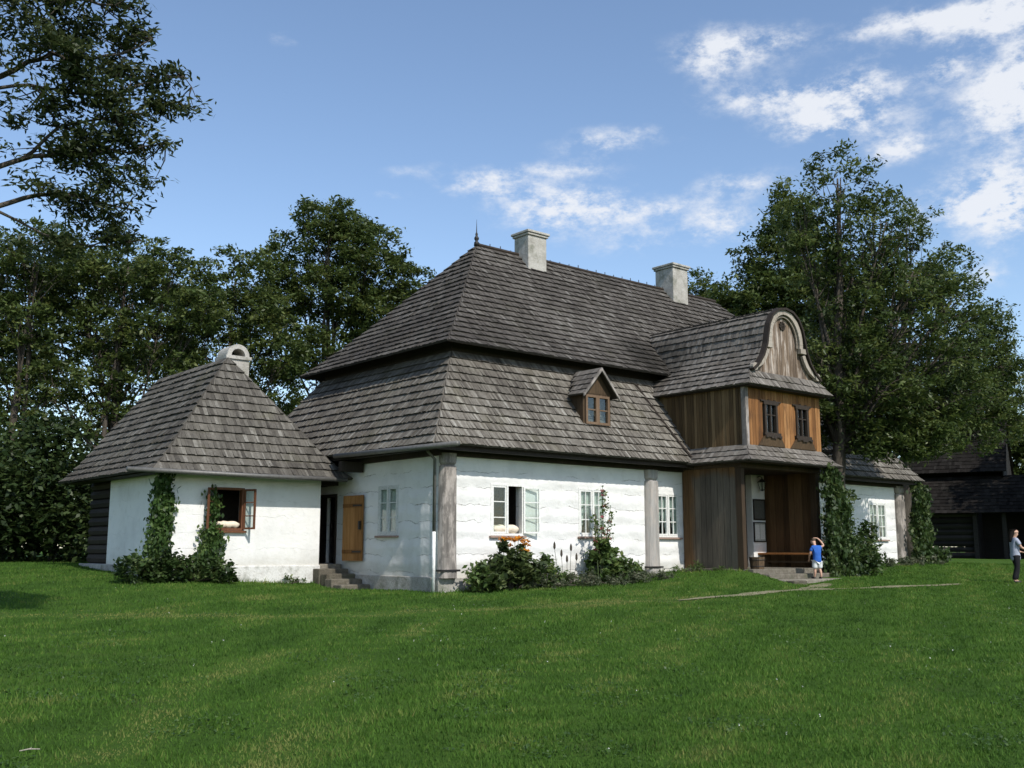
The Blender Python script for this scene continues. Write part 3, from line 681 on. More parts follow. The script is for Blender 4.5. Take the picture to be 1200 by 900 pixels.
# ---- porch: ground floor, upper room, bell gable roof
PX0, PX1, PY, PF = 9.2, 13.0, -2.5, .5; PG = -2.28
mb = MB(); mb.box(PX0 - .05, PX1 + .15, PY - .12, -.06, -.2, PF); mb.build('porch_floor', M['stone'], house, bevel=.02)
mb = MB(); planks(mb, (PX0, -.03, 0), Ym, Xm, 2.06, .3, 3.5, .04, .22, botf=lambda u: .36); mb.build('porch_side_wall', M['side'], house)
mb = MB(); planks(mb, (PX1, -.03, 0), Ym, Xm, 2.10, PF, 3.5, .04, .24); mb.build('porch_inner_wall', M['brown_in'], house); mb = MB(); planks(mb, (PX1 + .05, PY + .35, 0), Yp, Xp, 2.1, PF - .2, 3.5, .04, .24)
mb.build('porch_side_wall', M['brown'], house)
mb = MB(); mb.box(12.22, 12.9, -.36, -.06, PF, 3.45); mb.build('entry_wall', M['plaster_annex'], house)
mb = MB(); planks(mb, (PX0 + .1, -.12, 0), Xp, Ym, 3.02, PF, 3.45, .04, .2); mb.build('entry_door_wall', M['darkwood'], house)
mb = MB(); mb.box(PX0 - .05, PX0 + .11, PG - .02, PG + .2, PF - .1, 3.42); mb.box(PX1 - .1, PX1 + .1, PG - .02, PG + .2, PF, 3.42)
mb.box(PX0 - .08, PX1 + .12, PG - .06, PG + .2, 3.42, 3.6); mb.box(PX0 - .06, PX0 + .13, PG + .2, -.06, 3.45, 3.6); mb.box(PX1 - .1, PX1 + .1, PG + .2, -.06, 3.45, 3.6)
mb.build('porch_frame', M['darkbrown'], house, bevel=.012)
mb = MB(); mb.box(PX0 + .14, PX1 - .11, PG + .21, -.07, 3.46, 3.52); mb.build('porch_ceiling', M['darkwood'], house)
# skirt roof over the ground floor
mb, dk = MB(), MB(); SK = [(-.45, 3.58), (-.2, 3.79), (.02, 4.1)]
hi = lambda p: p[0]
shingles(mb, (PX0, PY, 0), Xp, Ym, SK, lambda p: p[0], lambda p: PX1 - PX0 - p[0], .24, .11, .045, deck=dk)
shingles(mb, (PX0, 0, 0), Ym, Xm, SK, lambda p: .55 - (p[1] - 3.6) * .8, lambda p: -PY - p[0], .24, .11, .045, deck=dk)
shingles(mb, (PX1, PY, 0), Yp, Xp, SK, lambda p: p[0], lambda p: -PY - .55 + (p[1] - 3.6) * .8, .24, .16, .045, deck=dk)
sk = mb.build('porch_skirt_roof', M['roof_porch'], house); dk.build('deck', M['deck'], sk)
mb = MB(); mb.box(PX0 - .40, PX1 + .40, PY - .40, PY - .07, 3.55, 3.57); mb.box(PX0 - .40, PX0 - .065, PY - .07, -.6, 3.55, 3.57); mb.box(PX1 + .125, PX1 + .40, PY - .07, -.6, 3.55, 3.57); mb.build('skirt_soffit', M['darkwood'], sk)
# upper room
mb = MB(); wz0, wz1 = 4.02, 5.86
UW = [(.9, 1.5, 4.5, 5.34), (2.5, 3.1, 4.5, 5.34)]
planks(mb, (PX0, PY, 0), Xp, Ym, 3.8, wz0, wz1, .05, .16, UW); mb.build('upper_front_wall', M['orange'], house)
mb = MB(); planks(mb, (PX0 - .002, 1.3, 0), Ym, Xm, 1.3 - PY - .01, wz0, wz1, .05, .125); mb.build('upper_side_wall', M['brown_grey'], house); mb = MB(); planks(mb, (PX1 + .002, PY + .01, 0), Yp, Xp, 1.3 - PY, wz0, wz1, .05, .3)
mb.build('upper_side_wall', M['brown'], house)
mb = MB(); mb.box(PX0 - .035, PX0 + .10, PY - .04, PY - .009, wz0, wz1); mb.box(PX0 - .04, PX0 - .011, PY - .008, PY + .12, wz0, wz1); mb.build('corner_board', M['post'], house)
mb = MB(); mb.box(PX0 + .1, PX1 - .1, PY + .5, PY + .55, 4.05, 5.9); mb.build('upper_room_inside', M['interior'], house)
for a, b, c, d in UW:
    mb = MB(); O = Vector((PX0, PY, 0))
    mb.obox(O, Xp, Ym, a - .02, a + .07, -.04, .05, c, d); mb.obox(O, Xp, Ym, b - .07, b + .02, -.04, .05, c, d); mb.obox(O, Xp, Ym, a - .06, b + .06, -.04, .06, d, d + .09); mb.obox(O, Xp, Ym, a - .1, b + .1, -.04, .09, c - .08, c)
    mb.obox(O, Xp, Ym, (a + b) / 2 - .03, (a + b) / 2 + .03, -.04, .03, c, d); mb.obox(O, Xp, Ym, a + .07, b - .07, -.03, .025, (c + d) / 2 + .1, (c + d) / 2 + .135)
    # scalloped apron below the sill
    mb.obox(O, Xp, Ym, a - .2, b + .2, -.02, .05, d + .09, d + .13)
    for k in range(6):
        q = a - .1 + k * (b - a + .2) / 6; hgt = (.07, .05, .09, .09, .05, .07)[k]; mb.obox(O, Xp, Ym, q + .003, q + (b - a + .2) / 6 - .003, .104, .125, c - .085 - hgt, c - .085)
    for k in range(4): mb.obox(O, Xp, Ym, a + .02 + k * .15, a + .1 + k * .15, .012, .04, d + .09, d + .13 + .03 * (k % 2))
    f = mb.build('window', M['darkwood'], house); mb = MB(); mb.obox(O, Xp, Ym, a, b, -.028, -.022, c, d); mb.build('pane', M['glass'], f)
    mb = MB(); m_ = (a + b) / 2      # flared apron boards under the window
    P = lambda u_, nn, z_: O + Xp * u_ + Ym * nn + Vector((0, 0, z_))
    mb.hexa([P(m_ - .66, .012, c - .40), P(m_ + .66, .012, c - .40), P(m_ + .66, .04, c - .40), P(m_ - .66, .04, c - .40), P(m_ - .36, .012, c - .088), P(m_ + .36, .012, c - .088), P(m_ + .36, .10, c - .088), P(m_ - .36, .10, c - .088)], .5)
    mb.build('apron', M['brown'], f)
# bell-shaped roof, courses run back into the main roofs
GC = (PX0 + PX1) / 2
half = [(2.12, 5.82), (1.93, 6.02), (1.74, 6.3), (1.46, 6.5), (1.2, 6.8), (1.02, 7.15), (.95, 7.45), (.86, 7.8), (.66, 8.12), (.36, 8.31), (0, 8.37)]
def yback(z):
    if z < 6.45: return -.68 + (z - 3.62) / (6.43 - 3.62) * 2.0 + .12
    if z < 7.22: return .78 + (z - 6.57) / .77 * .82 + .22
    return 1.5 + (z - 7.22) / 3.68 * 3.3 + .2
PYR = PY - .06
mb, dk = MB(), MB()
pr = [(-w_, z) for w_, z in half]
front_y = lambda p: (-PYR + max(0, min(.3, (6.3 - p[1]) * .625))) if p[1] < 6.3 else -PYR
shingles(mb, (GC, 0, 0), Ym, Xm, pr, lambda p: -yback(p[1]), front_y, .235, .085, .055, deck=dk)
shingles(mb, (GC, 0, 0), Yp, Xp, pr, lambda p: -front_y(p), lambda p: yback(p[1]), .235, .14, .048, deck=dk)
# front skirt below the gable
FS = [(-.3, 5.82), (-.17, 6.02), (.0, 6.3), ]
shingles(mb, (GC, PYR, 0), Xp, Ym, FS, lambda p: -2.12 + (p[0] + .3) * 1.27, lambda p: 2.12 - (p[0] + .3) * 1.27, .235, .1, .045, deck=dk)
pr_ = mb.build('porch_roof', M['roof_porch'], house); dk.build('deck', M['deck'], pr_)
mb = MB(); mb.box(GC - 2.06, GC + 2.06, PYR - .26, .5, 5.785, 5.81); mb.build('porch_soffit', M['darkwood'], pr_)
# gable boarding and the moulded arch with scrolls
gtop = lambda x: float(np.interp(abs(x), [p[0] for p in half[::-1]], [p[1] for p in half[::-1]]))
mb = MB(); planks(mb, (GC - 1.7, PYR + .02, 0), Xp, Ym, 3.4, 6.2, 8, .04, .13, topf=lambda u: gtop(min(1.74, abs(u - 1.7) + .07)) - .03)
gb = mb.build('gable', M['gable'], house)
def ribbon(mb, pts, wd, y0, y1, t=.5):
    for i in range(len(pts) - 1):
        (a, b), (c, d) = pts[i], pts[i + 1]
        def nrm(j):
            p, q = pts[max(j - 1, 0)], pts[min(j + 1, len(pts) - 1)]; dx, dz = q[0] - p[0], q[1] - p[1]; l = math.hypot(dx, dz) or 1; return (-dz / l, dx / l)
        n0, n1 = nrm(i), nrm(i + 1); P = lambda p, nn, s, y: (GC + p[0] + nn[0] * s, y, p[1] + nn[1] * s)
        A0, A1, B0, B1 = P((a, b), n0, -wd / 2, y0), P((a, b), n0, wd / 2, y0), P((c, d), n1, -wd / 2, y0), P((c, d), n1, wd / 2, y0)
        C0, C1, D0, D1 = P((a, b), n0, -wd / 2, y1), P((a, b), n0, wd / 2, y1), P((c, d), n1, -wd / 2, y1), P((c, d), n1, wd / 2, y1)
        mb.hexa([A0, B0, D0, C0, A1, B1, D1, C1], t)
arch = [(-.80 * math.cos(R(a)), 7.33 + .94 * math.sin(R(a))) for a in range(-12, 193, 8)]
mb = MB(); ribbon(mb, arch, .17, PYR - .13, PYR - .02); 
arch2 = [(x * .83, 7.33 + (z - 7.33) * .855) for x, z in arch]; ribbon(mb, arch2, .05, PYR - .07, PYR - .02, .2)
for s_ in (-1, 1):
    sc = [(s_ * x, z) for x, z in ((.92, 7.02), (.98, 6.88), (1.1, 6.7), (1.26, 6.55), (1.42, 6.47), (1.56, 6.42))]
    ribbon(mb, sc, .15, PYR - .12, PYR - .02)
    mb.box(GC + s_ * .86 - .14, GC + s_ * .86 + .14, PYR - .16, PYR - .02, 7.06, 7.22)
    mb.tube([(GC + s_ * 1.6, PYR - .15, 6.40), (GC + s_ * 1.6, PYR - .01, 6.40)], .12, 12)
mb.build('gable_moulding', M['trim'], gb, bevel=.008)
mb = MB()      # dark outer edge of the roof above the moulding
edge = [(-x, z) for x, z in half[2:]] + [(x, z) for x, z in half[2:-1][::-1]]; ribbon(mb, edge, .07, PYR - .19, PYR - .015, .3); mb.build('verge_board', M['darkwood'], gb)
mb = MB()      # small carved emblem high on the gable
for k in range(9):
    a = k * 2 * math.pi / 9; mb.tube([(GC + .11 * math.cos(a), PYR + .005, 7.86 + .11 * math.sin(a)), (GC + .11 * math.cos(a), PYR - .03, 7.86 + .11 * math.sin(a))], .042, 6)
mb.box(GC - .015, GC + .015, PYR - .03, PYR - .012, 7.76, 7.96); mb.box(GC - .09, GC + .09, PYR - .034, PYR - .013, 7.845, 7.875); mb.build('carved_emblem', M['darkwood'], gb)
# valley flashing on the lower roof left of the porch
mb = MB(); mb.tube([(9.0, -.72, 3.70), (8.88, -.3, 4.22), (8.62, .42, 5.22), (8.42, 1.1, 6.2)], .035, 6); mb.build('valley_batten', M['darkwood'], house)

# ------------------------------------------------------------------ annex cottage
annex = thing('annex_cottage', 'small white cottage with hipped shingle roof and arched chimney hood', 'cottage', (-3, 4.5, .15))
AO = Vector((3, -4.5, -.15))
def A(mbx, name, mat, parent=None, **k):
    mbx.v = [(x + AO.x, y + AO.y, z + AO.z) for x, y, z in mbx.v] if parent is None or parent is annex else mbx.v
    return mbx.build(name, mat, annex if parent is None else parent, **k)
AX0, AX1, AY0, AY1 = -5.2, -.8, 4.5, 10.6
AW = (1.28, 2.12, 1.55, 2.66)
mb = MB(); wall_grid(mb, (AX0, AY0, 0), Xp, Ym, AX1 - AX0, .6, 3.05, .3, [AW]); wall_grid(mb, (AX0, 8.5, 0), Ym, Xm, 8.2 - AY0, .6, 3.05, .3); wall_grid(mb, (AX1, AY0 + .3, 0), Yp, Xp, AY1 - AY0 - .3, .6, 3.05, .3)
wall_grid(mb, (AX1 - .3, AY1, 0), Xm, Yp, AX1 - AX0 - 1.2, .6, 3.05, .3)
A(mb, 'wall', M['plaster_annex'])
mb = MB(); mb.box(AX0 - .05, AX1 + .03, AY0 - .05, AY0 + .2, -.3, .64); A(mb, 'front_plinth', M['plinth_white'], bevel=.03)
mb = MB(); mb.box(AX0 - .06, AX0 + .5, AY0 + .201, AY1 + .05, -.3, .66); A(mb, 'side_plinth', M['plinth'], bevel=.03)
mb = MB()
for k in range(9): mb.tube([(AX0 + .30, 8.505, .8 + k * .262), (AX0 + .30, AY1 + .05, .8 + k * .262)], .145, 8, random.random())
mb.box(AX0 + .3, AX0 + .42, 8.505, AY1, .7, 3.05); mb.box(AX0 + .3, AX1 - 2.9, AY1 - .1, AY1 - .02, .7, 3.05)
A(mb, 'log_recess', M['darkwood'])
mb = MB(); mb.box(AX0 + .35, AX1 - .35, AY0 + 1.8, AY0 + 1.9, .6, 3.0); mb.box(AX0 + .35, AX1 - .35, AY0 + .35, AY0 + 1.8, .6, .7); mb.box(AX0 + .32, AX1 - .32, AY0 + .32, AY1 - .4, 3.0, 3.04); A(mb, 'inner_room', M['interior'])
# open window with two red-brown casements
mb = MB(); O = Vector((AX0, AY0, 0)); a, b, c, d = AW
mb.obox(O, Xp, Ym, a, a + .07, -.14, .02, c, d); mb.obox(O, Xp, Ym, b - .07, b, -.14, .02, c, d); mb.obox(O, Xp, Ym, a + .07, b - .07, -.14, .02, d - .06, d); mb.obox(O, Xp, Ym, a + .07, b - .07, -.14, .02, c, c + .06)
wf = A(mb, 'window', M['redwood']); wf['label'] = 'window with both red-brown casements swung outwards'
def rel(mbx): mbx.v = [(x + AO.x, y + AO.y, z + AO.z) for x, y, z in mbx.v]; return mbx
for hx, ang in ((AX0 + a + .02, 180 + 38), (AX0 + b - .02, -62)):
    ud = Vector((math.cos(R(ang)), math.sin(R(ang)), 0)); ndv = Vector((ud.y, -ud.x, 0)); HO = Vector((hx, AY0 - .03, 0))
    mb = MB(); sash_bars(mb, HO, ud, ndv, 0, .37, c + .03, d - .03, 1, 3, -.022, .022, .05); rel(mb).build('open_casement', M['redwood'], wf)
    mb = MB(); mb.obox(HO, ud, ndv, .03, .34, -.003, .003, c + .06, d - .06); rel(mb).build('pane', M['glass'], wf)
mb = MB(); mb.obox(O, Xp, Ym, a - .04, b + .06, -.02, .09, c - .06, c - .006); rel(mb).build('sill', M['redwood'], wf)
# roof: front hip, two sides, gable at the back
mb, dk = MB(), MB(); e = .62
RX, RY0, RZ = -3.0, 6.05, 6.4
FP = [(-e, 2.98), (-.2, 3.5), (RY0 - AY0, RZ)]; ilen = RY0 - AY0 + e; hw_ = (AX1 - AX0) / 2 + e
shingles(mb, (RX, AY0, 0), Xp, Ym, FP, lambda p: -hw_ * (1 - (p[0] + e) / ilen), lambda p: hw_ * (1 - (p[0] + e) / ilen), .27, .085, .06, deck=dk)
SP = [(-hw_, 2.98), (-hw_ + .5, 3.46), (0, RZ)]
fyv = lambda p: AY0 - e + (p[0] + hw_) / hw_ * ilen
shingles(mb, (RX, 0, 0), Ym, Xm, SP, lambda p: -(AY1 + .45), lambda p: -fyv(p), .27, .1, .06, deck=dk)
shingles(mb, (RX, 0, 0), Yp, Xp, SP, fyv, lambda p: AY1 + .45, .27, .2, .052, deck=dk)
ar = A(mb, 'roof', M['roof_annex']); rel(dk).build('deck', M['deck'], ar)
mb = MB(); mb.face([(AX0 - .4, AY1, 3.0), (RX, AY1, 6.3), (AX1 + .4, AY1, 3.0)][::1], .3); mb.box(AX0 - .5, AX1 + .5, AY0 - .5, AY0 - .02, 2.955, 2.975); mb.box(AX0 - .5, AX0 - .03, AY0, AY1 + .4, 2.955, 2.975); mb.box(AX1 + .03, AX1 + .45, AY0, AY1 + .4, 2.955, 2.975)
A(mb, 'soffit', M['darkwood'])
mb = MB(); mb.tube([(AX0 - 1.25, AY0 - .68, 2.97), (RX, AY0 - .68, 2.95), (AX1 + .42, AY0 - .68, 2.96)], .06, 8); A(mb, 'gutter', M['zinc'], smooth=True)
# arched chimney hood: barrel vault open to the front
mb = MB(); cx, cy0, cy1, r0, r1, zb = -2.36, 6.75, 7.45, .215, .345, 6.68
mb.box(cx - r1, cx + r1, cy0, cy1, 5.4, zb - .16); mb.box(cx - r1 - .05, cx + r1 + .05, cy0 - .05, cy1 + .05, zb - .157, zb - .06)
K = 14
for k in range(K):
    a0, a1 = math.pi * k / K, math.pi * (k + 1) / K; P = lambda a_, r_, y: (cx + r_ * math.cos(a_), y, zb - .055 + r_ * math.sin(a_))
    mb.hexa([P(a1, r0, cy0), P(a0, r0, cy0), P(a0, r0, cy1), P(a1, r0, cy1), P(a1, r1, cy0), P(a0, r1, cy0), P(a0, r1, cy1), P(a1, r1, cy1)])
ch = A(mb, 'chimney', M['chimney'])
mb = MB(); mb.face([(cx - .21 + .42 * q, cy1 - .15, zb - .05) for q in (0, 1)] + [(cx + .21 * math.cos(math.pi * k / 8), cy1 - .15, zb - .055 + .21 * math.sin(math.pi * k / 8)) for k in range(1, 8)]); rel(mb).build('flue', M['iron'], ch)
# link passage between cottage and house
mb = MB(); planks(mb, (AX1 + .002, 6.3, 0), Xp, Ym, .8, .6, 3.5, .06, .2); mb.box(AX1 + .002, -.002, 4.9, 6.298, 2.86, 2.976)
A(mb, 'passage', M['darkwood'])
mb = MB(); mb.box(-.75, -.05, 3.5, 3.66, 3.16, 3.44); A(mb, 'roof_beam', M['darkwood'])

# stone steps at the end door
st = thing('stone_steps', 'worn stone steps in the corner between cottage and house end door', 'steps', (-.45, 4.6, .1))
def tread(prn, x0, x1, y0, y1, z0, z1, loc):
    mb = MB(); mb.box(x0 - loc[0], x1 - loc[0], y0 - loc[1], y1 - loc[1], z0 - loc[2], z1 - loc[2], random.random()); return mb.build('tread', M['stone'], prn, bevel=.03)
for x0, x1, y0, y1, z0, z1 in ((-.96, -.06, 4.5, 6.2, -.2, .66), (-1.0, -.07, 4.12, 4.495, -.2, .54), (-.96, -.06, 3.78, 4.115, -.2, .41), (-1.02, -.06, 3.42, 3.775, -.2, .28), (-.97, -.07, 3.0, 3.415, -.2, .14)): tread(st, x0, x1, y0, y1, z0, z1, (-.45, 4.6, .1))
ps = thing('stone_steps', 'broad low stone steps in front of the wooden porch', 'steps', (11.2, -3, .15))
for x0, x1, y0, y1, z0, z1 in ((9.35, 12.6, -3.02, -2.63, -.2, .36), (9.3, 12.3, -3.55, -3.03, -.2, .215), (9.32, 9.95, -3.85, -3.56, -.2, .2)): tread(ps, x0, x1, y0, y1, z0, z1, (11.2, -3, .15))

# porch things
b = thing('bench', 'long brown wooden bench along the porch wall', 'bench', (12.62, -1.5, PF))
mb = MB(); mb.box(-.2, .2, -1.15, 1.15, .39, .45); mb.build('seat', M['bench'], b, bevel=.012)
for y in (-.95, .95):
    mb = MB(); mb.box(-.16, .16, y - .04, y + .04, 0, .388); mb.build('leg', M['brown'], b, bevel=.01)
mb = MB(); mb.box(-.03, .03, -.91, .91, .14, .2); mb.build('stretcher', M['brown'], b)
t = thing('wooden_tub', 'dark wooden tub at the left edge of the porch floor', 'tub', (9.68, -2.36, PF))
mb = MB(); K = 14
for k in range(K):
    a0, a1 = 2 * math.pi * k / K, 2 * math.pi * (k + .97) / K
    P = lambda a_, r_, z: (r_ * math.cos(a_), r_ * math.sin(a_), z)
    mb.hexa([P(a0, .17, 0), P(a0, .19, 0), P(a1, .19, 0), P(a1, .17, 0), P(a0, .2, .34), P(a0, .225, .34), P(a1, .225, .34), P(a1, .2, .34)][0:8], random.random())
mb.lathe((0, 0, .02), [(.165, 0), (.165, .03)], 14); mb.build('staves', M['brown'], t)
for z, r_ in ((.08, .198), (.26, .219)):
    mb = MB(); mb.tube([(r_ * math.cos(k * math.pi / 10), r_ * math.sin(k * math.pi / 10), z) for k in range(21)], .012, 6); mb.build('hoop', M['iron'], t)
ln = thing('wall_lantern', 'black iron lantern on the white wall inside the porch', 'lantern', (12.52, -.36, 2.95))
mb = MB(); mb.tube([(0, 0, .42), (0, -.1, .46), (0, -.2, .42), (0, -.2, .36)], .013, 6); mb.build('bracket', M['iron'], ln)
mb = MB()
for sx, sy in ((-1, -1), (1, -1), (1, 1), (-1, 1)): mb.tube([(sx * .055, -.2 + sy * .055, .02), (sx * .095, -.2 + sy * .095, .26)], .01, 5)
mb.lathe((0, -.2, 0), [(.02, -.03), (.08, 0), (.08, .025)], 4); mb.lathe((0, -.2, .26), [(.15, 0), (.12, .03), (.06, .09), (.03, .1), (.02, .13)], 8); mb.build('cage', M['iron'], ln)
mb = MB(); mb.lathe((0, -.2, .03), [(.075, 0), (.12, .22)], 4); mb.build('lantern_glass', M['glass'], ln)
sg = thing('plaque', 'dark square plaque below the lantern on the porch wall', 'plaque', (12.55, -.36, 2.02))
mb = MB(); mb.box(-.27, .27, -.03, -.002, .02, .6); mb.build('panel', M['plaque'], sg, bevel=.006)
mb = MB(); mb.box(-.3, .3, -.045, -.003, .602, .65); mb.box(-.3, .3, -.045, -.003, -.03, .018); mb.box(-.3, -.272, -.045, -.003, .018, .602); mb.box(.272, .3, -.045, -.003, .018, .602); mb.build('frame', M['darkwood'], sg)
nb = thing('notice_board', 'framed notice board with two pale sheets, lower on the porch wall', 'notice board', (12.55, -.36, 1.32))
mb = MB(); mb.box(-.29, .29, -.025, -.002, 0, .58); mb.build('panel', M['board'], nb)
mb = MB(); mb.box(-.32, -.285, -.045, -.003, -.03, .61); mb.box(.285, .32, -.045, -.003, -.03, .61); mb.box(-.283, .283, -.045, -.003, .575, .61); mb.box(-.283, .283, -.045, -.003, -.03, .005); mb.build('frame', M['darkwood'], nb)
for x0 in (-.25, .02):
    mb = MB(); mb.box(x0, x0 + .23, -.031, -.027, .06, .53); mb.build('paper', M['paper'], nb)
# bedding airing on the window sills
def pillow(name, label, c, ln_, r_, axis):
    o = thing(name, label, 'pillow', c); mb = MB(); N = 12
    for part, off in (('cushion', 0),):
        pts = [Vector(axis) * (ln_ * (k / N - .5)) for k in range(N + 1)]; rr = [r_ * (.35 if k in (0, N) else .8 if k in (1, N - 1) else 1 + .08 * math.sin(k * 2.1)) for k in range(N + 1)]
        mb.tube([p + Vector((0, 0, r_ * .98 + .01 * math.sin(i * 1.7))) for i, p in enumerate(pts)], rr, 12)
    mb.build('cushion', M['cloth'], o, smooth=True); return o
pillow('pillow', 'cream pillow airing in the open white window', (2.2, .10, 1.478), .92, .115, (1, 0, 0))
pillow('pillow', 'pale pillow airing in the cottage window with red-brown casements', (AX0 + 1.7, AY0 + .06, 1.612), .66, .09, (1, 0, 0))

# ------------------------------------------------------------------ old barn on the right
BA = R(-70); bd = Vector((math.cos(BA), math.sin(BA), 0)); 
barn = thing('barn', 'dark old barn with two-tier shingle roof beyond the lawn', 'barn', (42.6, 7.6, .5), BA)
BL, BWd = 13.5, 8.0   # local x along the front, y back
mb = MB()
for k in range(8): 
    mb.tube([(-4.2, 0, .2 + k * .33), (.5, 0, .2 + k * .33)], .165, 6, random.random())
    mb.tube([(5.2, .3, .2 + k * .33), (5.2, BWd, .2 + k * .33)], .165, 6, random.random()); mb.tube([(-4.2, BWd, .2 + k * .33), (5.2, BWd, .2 + k * .33)], .165, 6, random.random()); mb.tube([(-4.2, 0, .2 + k * .33), (-4.2, BWd, .2 + k * .33)], .165, 6, random.random())
mb.box(.5, 5.1, 2.6, 2.8, -.2, 2.8, .2); mb.box(.52, .62, .2, 2.6, -.2, 2.8, .2)
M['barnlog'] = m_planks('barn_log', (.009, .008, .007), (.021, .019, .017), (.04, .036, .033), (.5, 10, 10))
mb.build('wall', M['barnlog'], barn)
for x in (.5, 2.0, 3.6, 5.2):
    mb = MB(); mb.box(x - .11, x + .11, -.35, -.13, -.3, 2.7); mb.build('post', M['barnlog'], barn)
mb, dk = MB(), MB(); BP = [(-.9, 2.55), (1.5, 4.75)]
f1 = lambda p: -5.2 + (p[0] + .9); f2 = lambda p: 6.2 - (p[0] + .9)
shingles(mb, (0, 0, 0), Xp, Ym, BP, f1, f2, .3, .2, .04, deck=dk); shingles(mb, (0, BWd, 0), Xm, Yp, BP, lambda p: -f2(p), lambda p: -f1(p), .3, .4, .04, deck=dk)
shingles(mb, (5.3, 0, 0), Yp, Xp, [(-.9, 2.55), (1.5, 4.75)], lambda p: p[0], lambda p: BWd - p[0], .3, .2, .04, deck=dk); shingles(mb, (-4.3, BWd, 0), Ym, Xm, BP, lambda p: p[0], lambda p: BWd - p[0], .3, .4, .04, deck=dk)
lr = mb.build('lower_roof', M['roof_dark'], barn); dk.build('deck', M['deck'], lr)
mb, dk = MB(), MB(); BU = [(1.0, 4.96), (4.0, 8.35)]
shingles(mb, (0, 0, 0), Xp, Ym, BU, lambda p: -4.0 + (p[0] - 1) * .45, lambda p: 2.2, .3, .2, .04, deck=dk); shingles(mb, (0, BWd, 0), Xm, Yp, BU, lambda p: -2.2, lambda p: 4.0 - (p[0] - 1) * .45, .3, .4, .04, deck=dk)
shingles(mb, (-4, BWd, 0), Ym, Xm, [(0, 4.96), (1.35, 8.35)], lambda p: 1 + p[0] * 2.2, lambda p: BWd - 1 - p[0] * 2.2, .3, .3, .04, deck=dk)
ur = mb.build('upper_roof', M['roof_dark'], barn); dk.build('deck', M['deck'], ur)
mb = MB(); planks(mb, (2.05, 1.0, 0), Yp, Xp, 6.0, 4.7, 5, .05, .25, topf=lambda u: 4.86 + (3 - abs(u - 3)) / 3 * 3.25); mb.build('gable', M['barnlog'], barn)
mb = MB(); mb.box(-.8, .0, 3.5, 4.5, 7.0, 8.65); mb.build('chimney', M['stone'], barn, bevel=.03)

# ------------------------------------------------------------------ vegetation
GROUPS = {'ash_tree': 'ash trees around the lawn', 'maple_tree': 'dark trees behind the house', 'alder_tree': 'woodland trees on the left', 'shrub': 'shrubs at the edges of the lawn', 'creeper': 'creepers on the walls', 'garden_plant': 'leafy plants in the flower bed'}
def leaf_quads(c, size, asp=.5, droop=.3, rng=RNG, spread=1.0):
    """rhombic leaf quads at centres c (n,3)"""
    n = len(c); az = rng.uniform(0, 2 * np.pi, n); el = rng.normal(-droop, .45, n)
    a = np.stack([np.cos(az) * np.cos(el), np.sin(az) * np.cos(el), np.sin(el)], 1)
    up = rng.normal(0, .55 * spread, (n, 3)); up[:, 2] += 1
    b = np.cross(a, up); b /= np.linalg.norm(b, axis=1)[:, None] + 1e-9
    s = size * rng.uniform(.65, 1.35, n)[:, None]; a = a * s; b = b * s * asp
    v = np.stack([c - a, c + b - a * .1, c + a, c - b - a * .1], 1); return v.reshape(-1, 3)
def crown_points(lobes, clump_r, per, dens, rng, dmul, inner=.4):
    """clump centres in lobes, then leaves around each clump"""
    cl, lob = [], []
    for li, (x, y, z, r, rz) in enumerate(lobes):
        n = max(4, int(dens * r * r * 4 * dmul[li]))
        d = rng.normal(size=(n, 3)); d /= np.linalg.norm(d, axis=1)[:, None]
        rad = inner + (1.05 - inner) * rng.random(n) ** .7
        p = d * rad[:, None] * np.array([r, r, rz]) + np.array([x, y, z]); cl.append(p); lob.append(np.full(n, li))
    cl = np.concatenate(cl); lob = np.concatenate(lob)
    return cl, lob
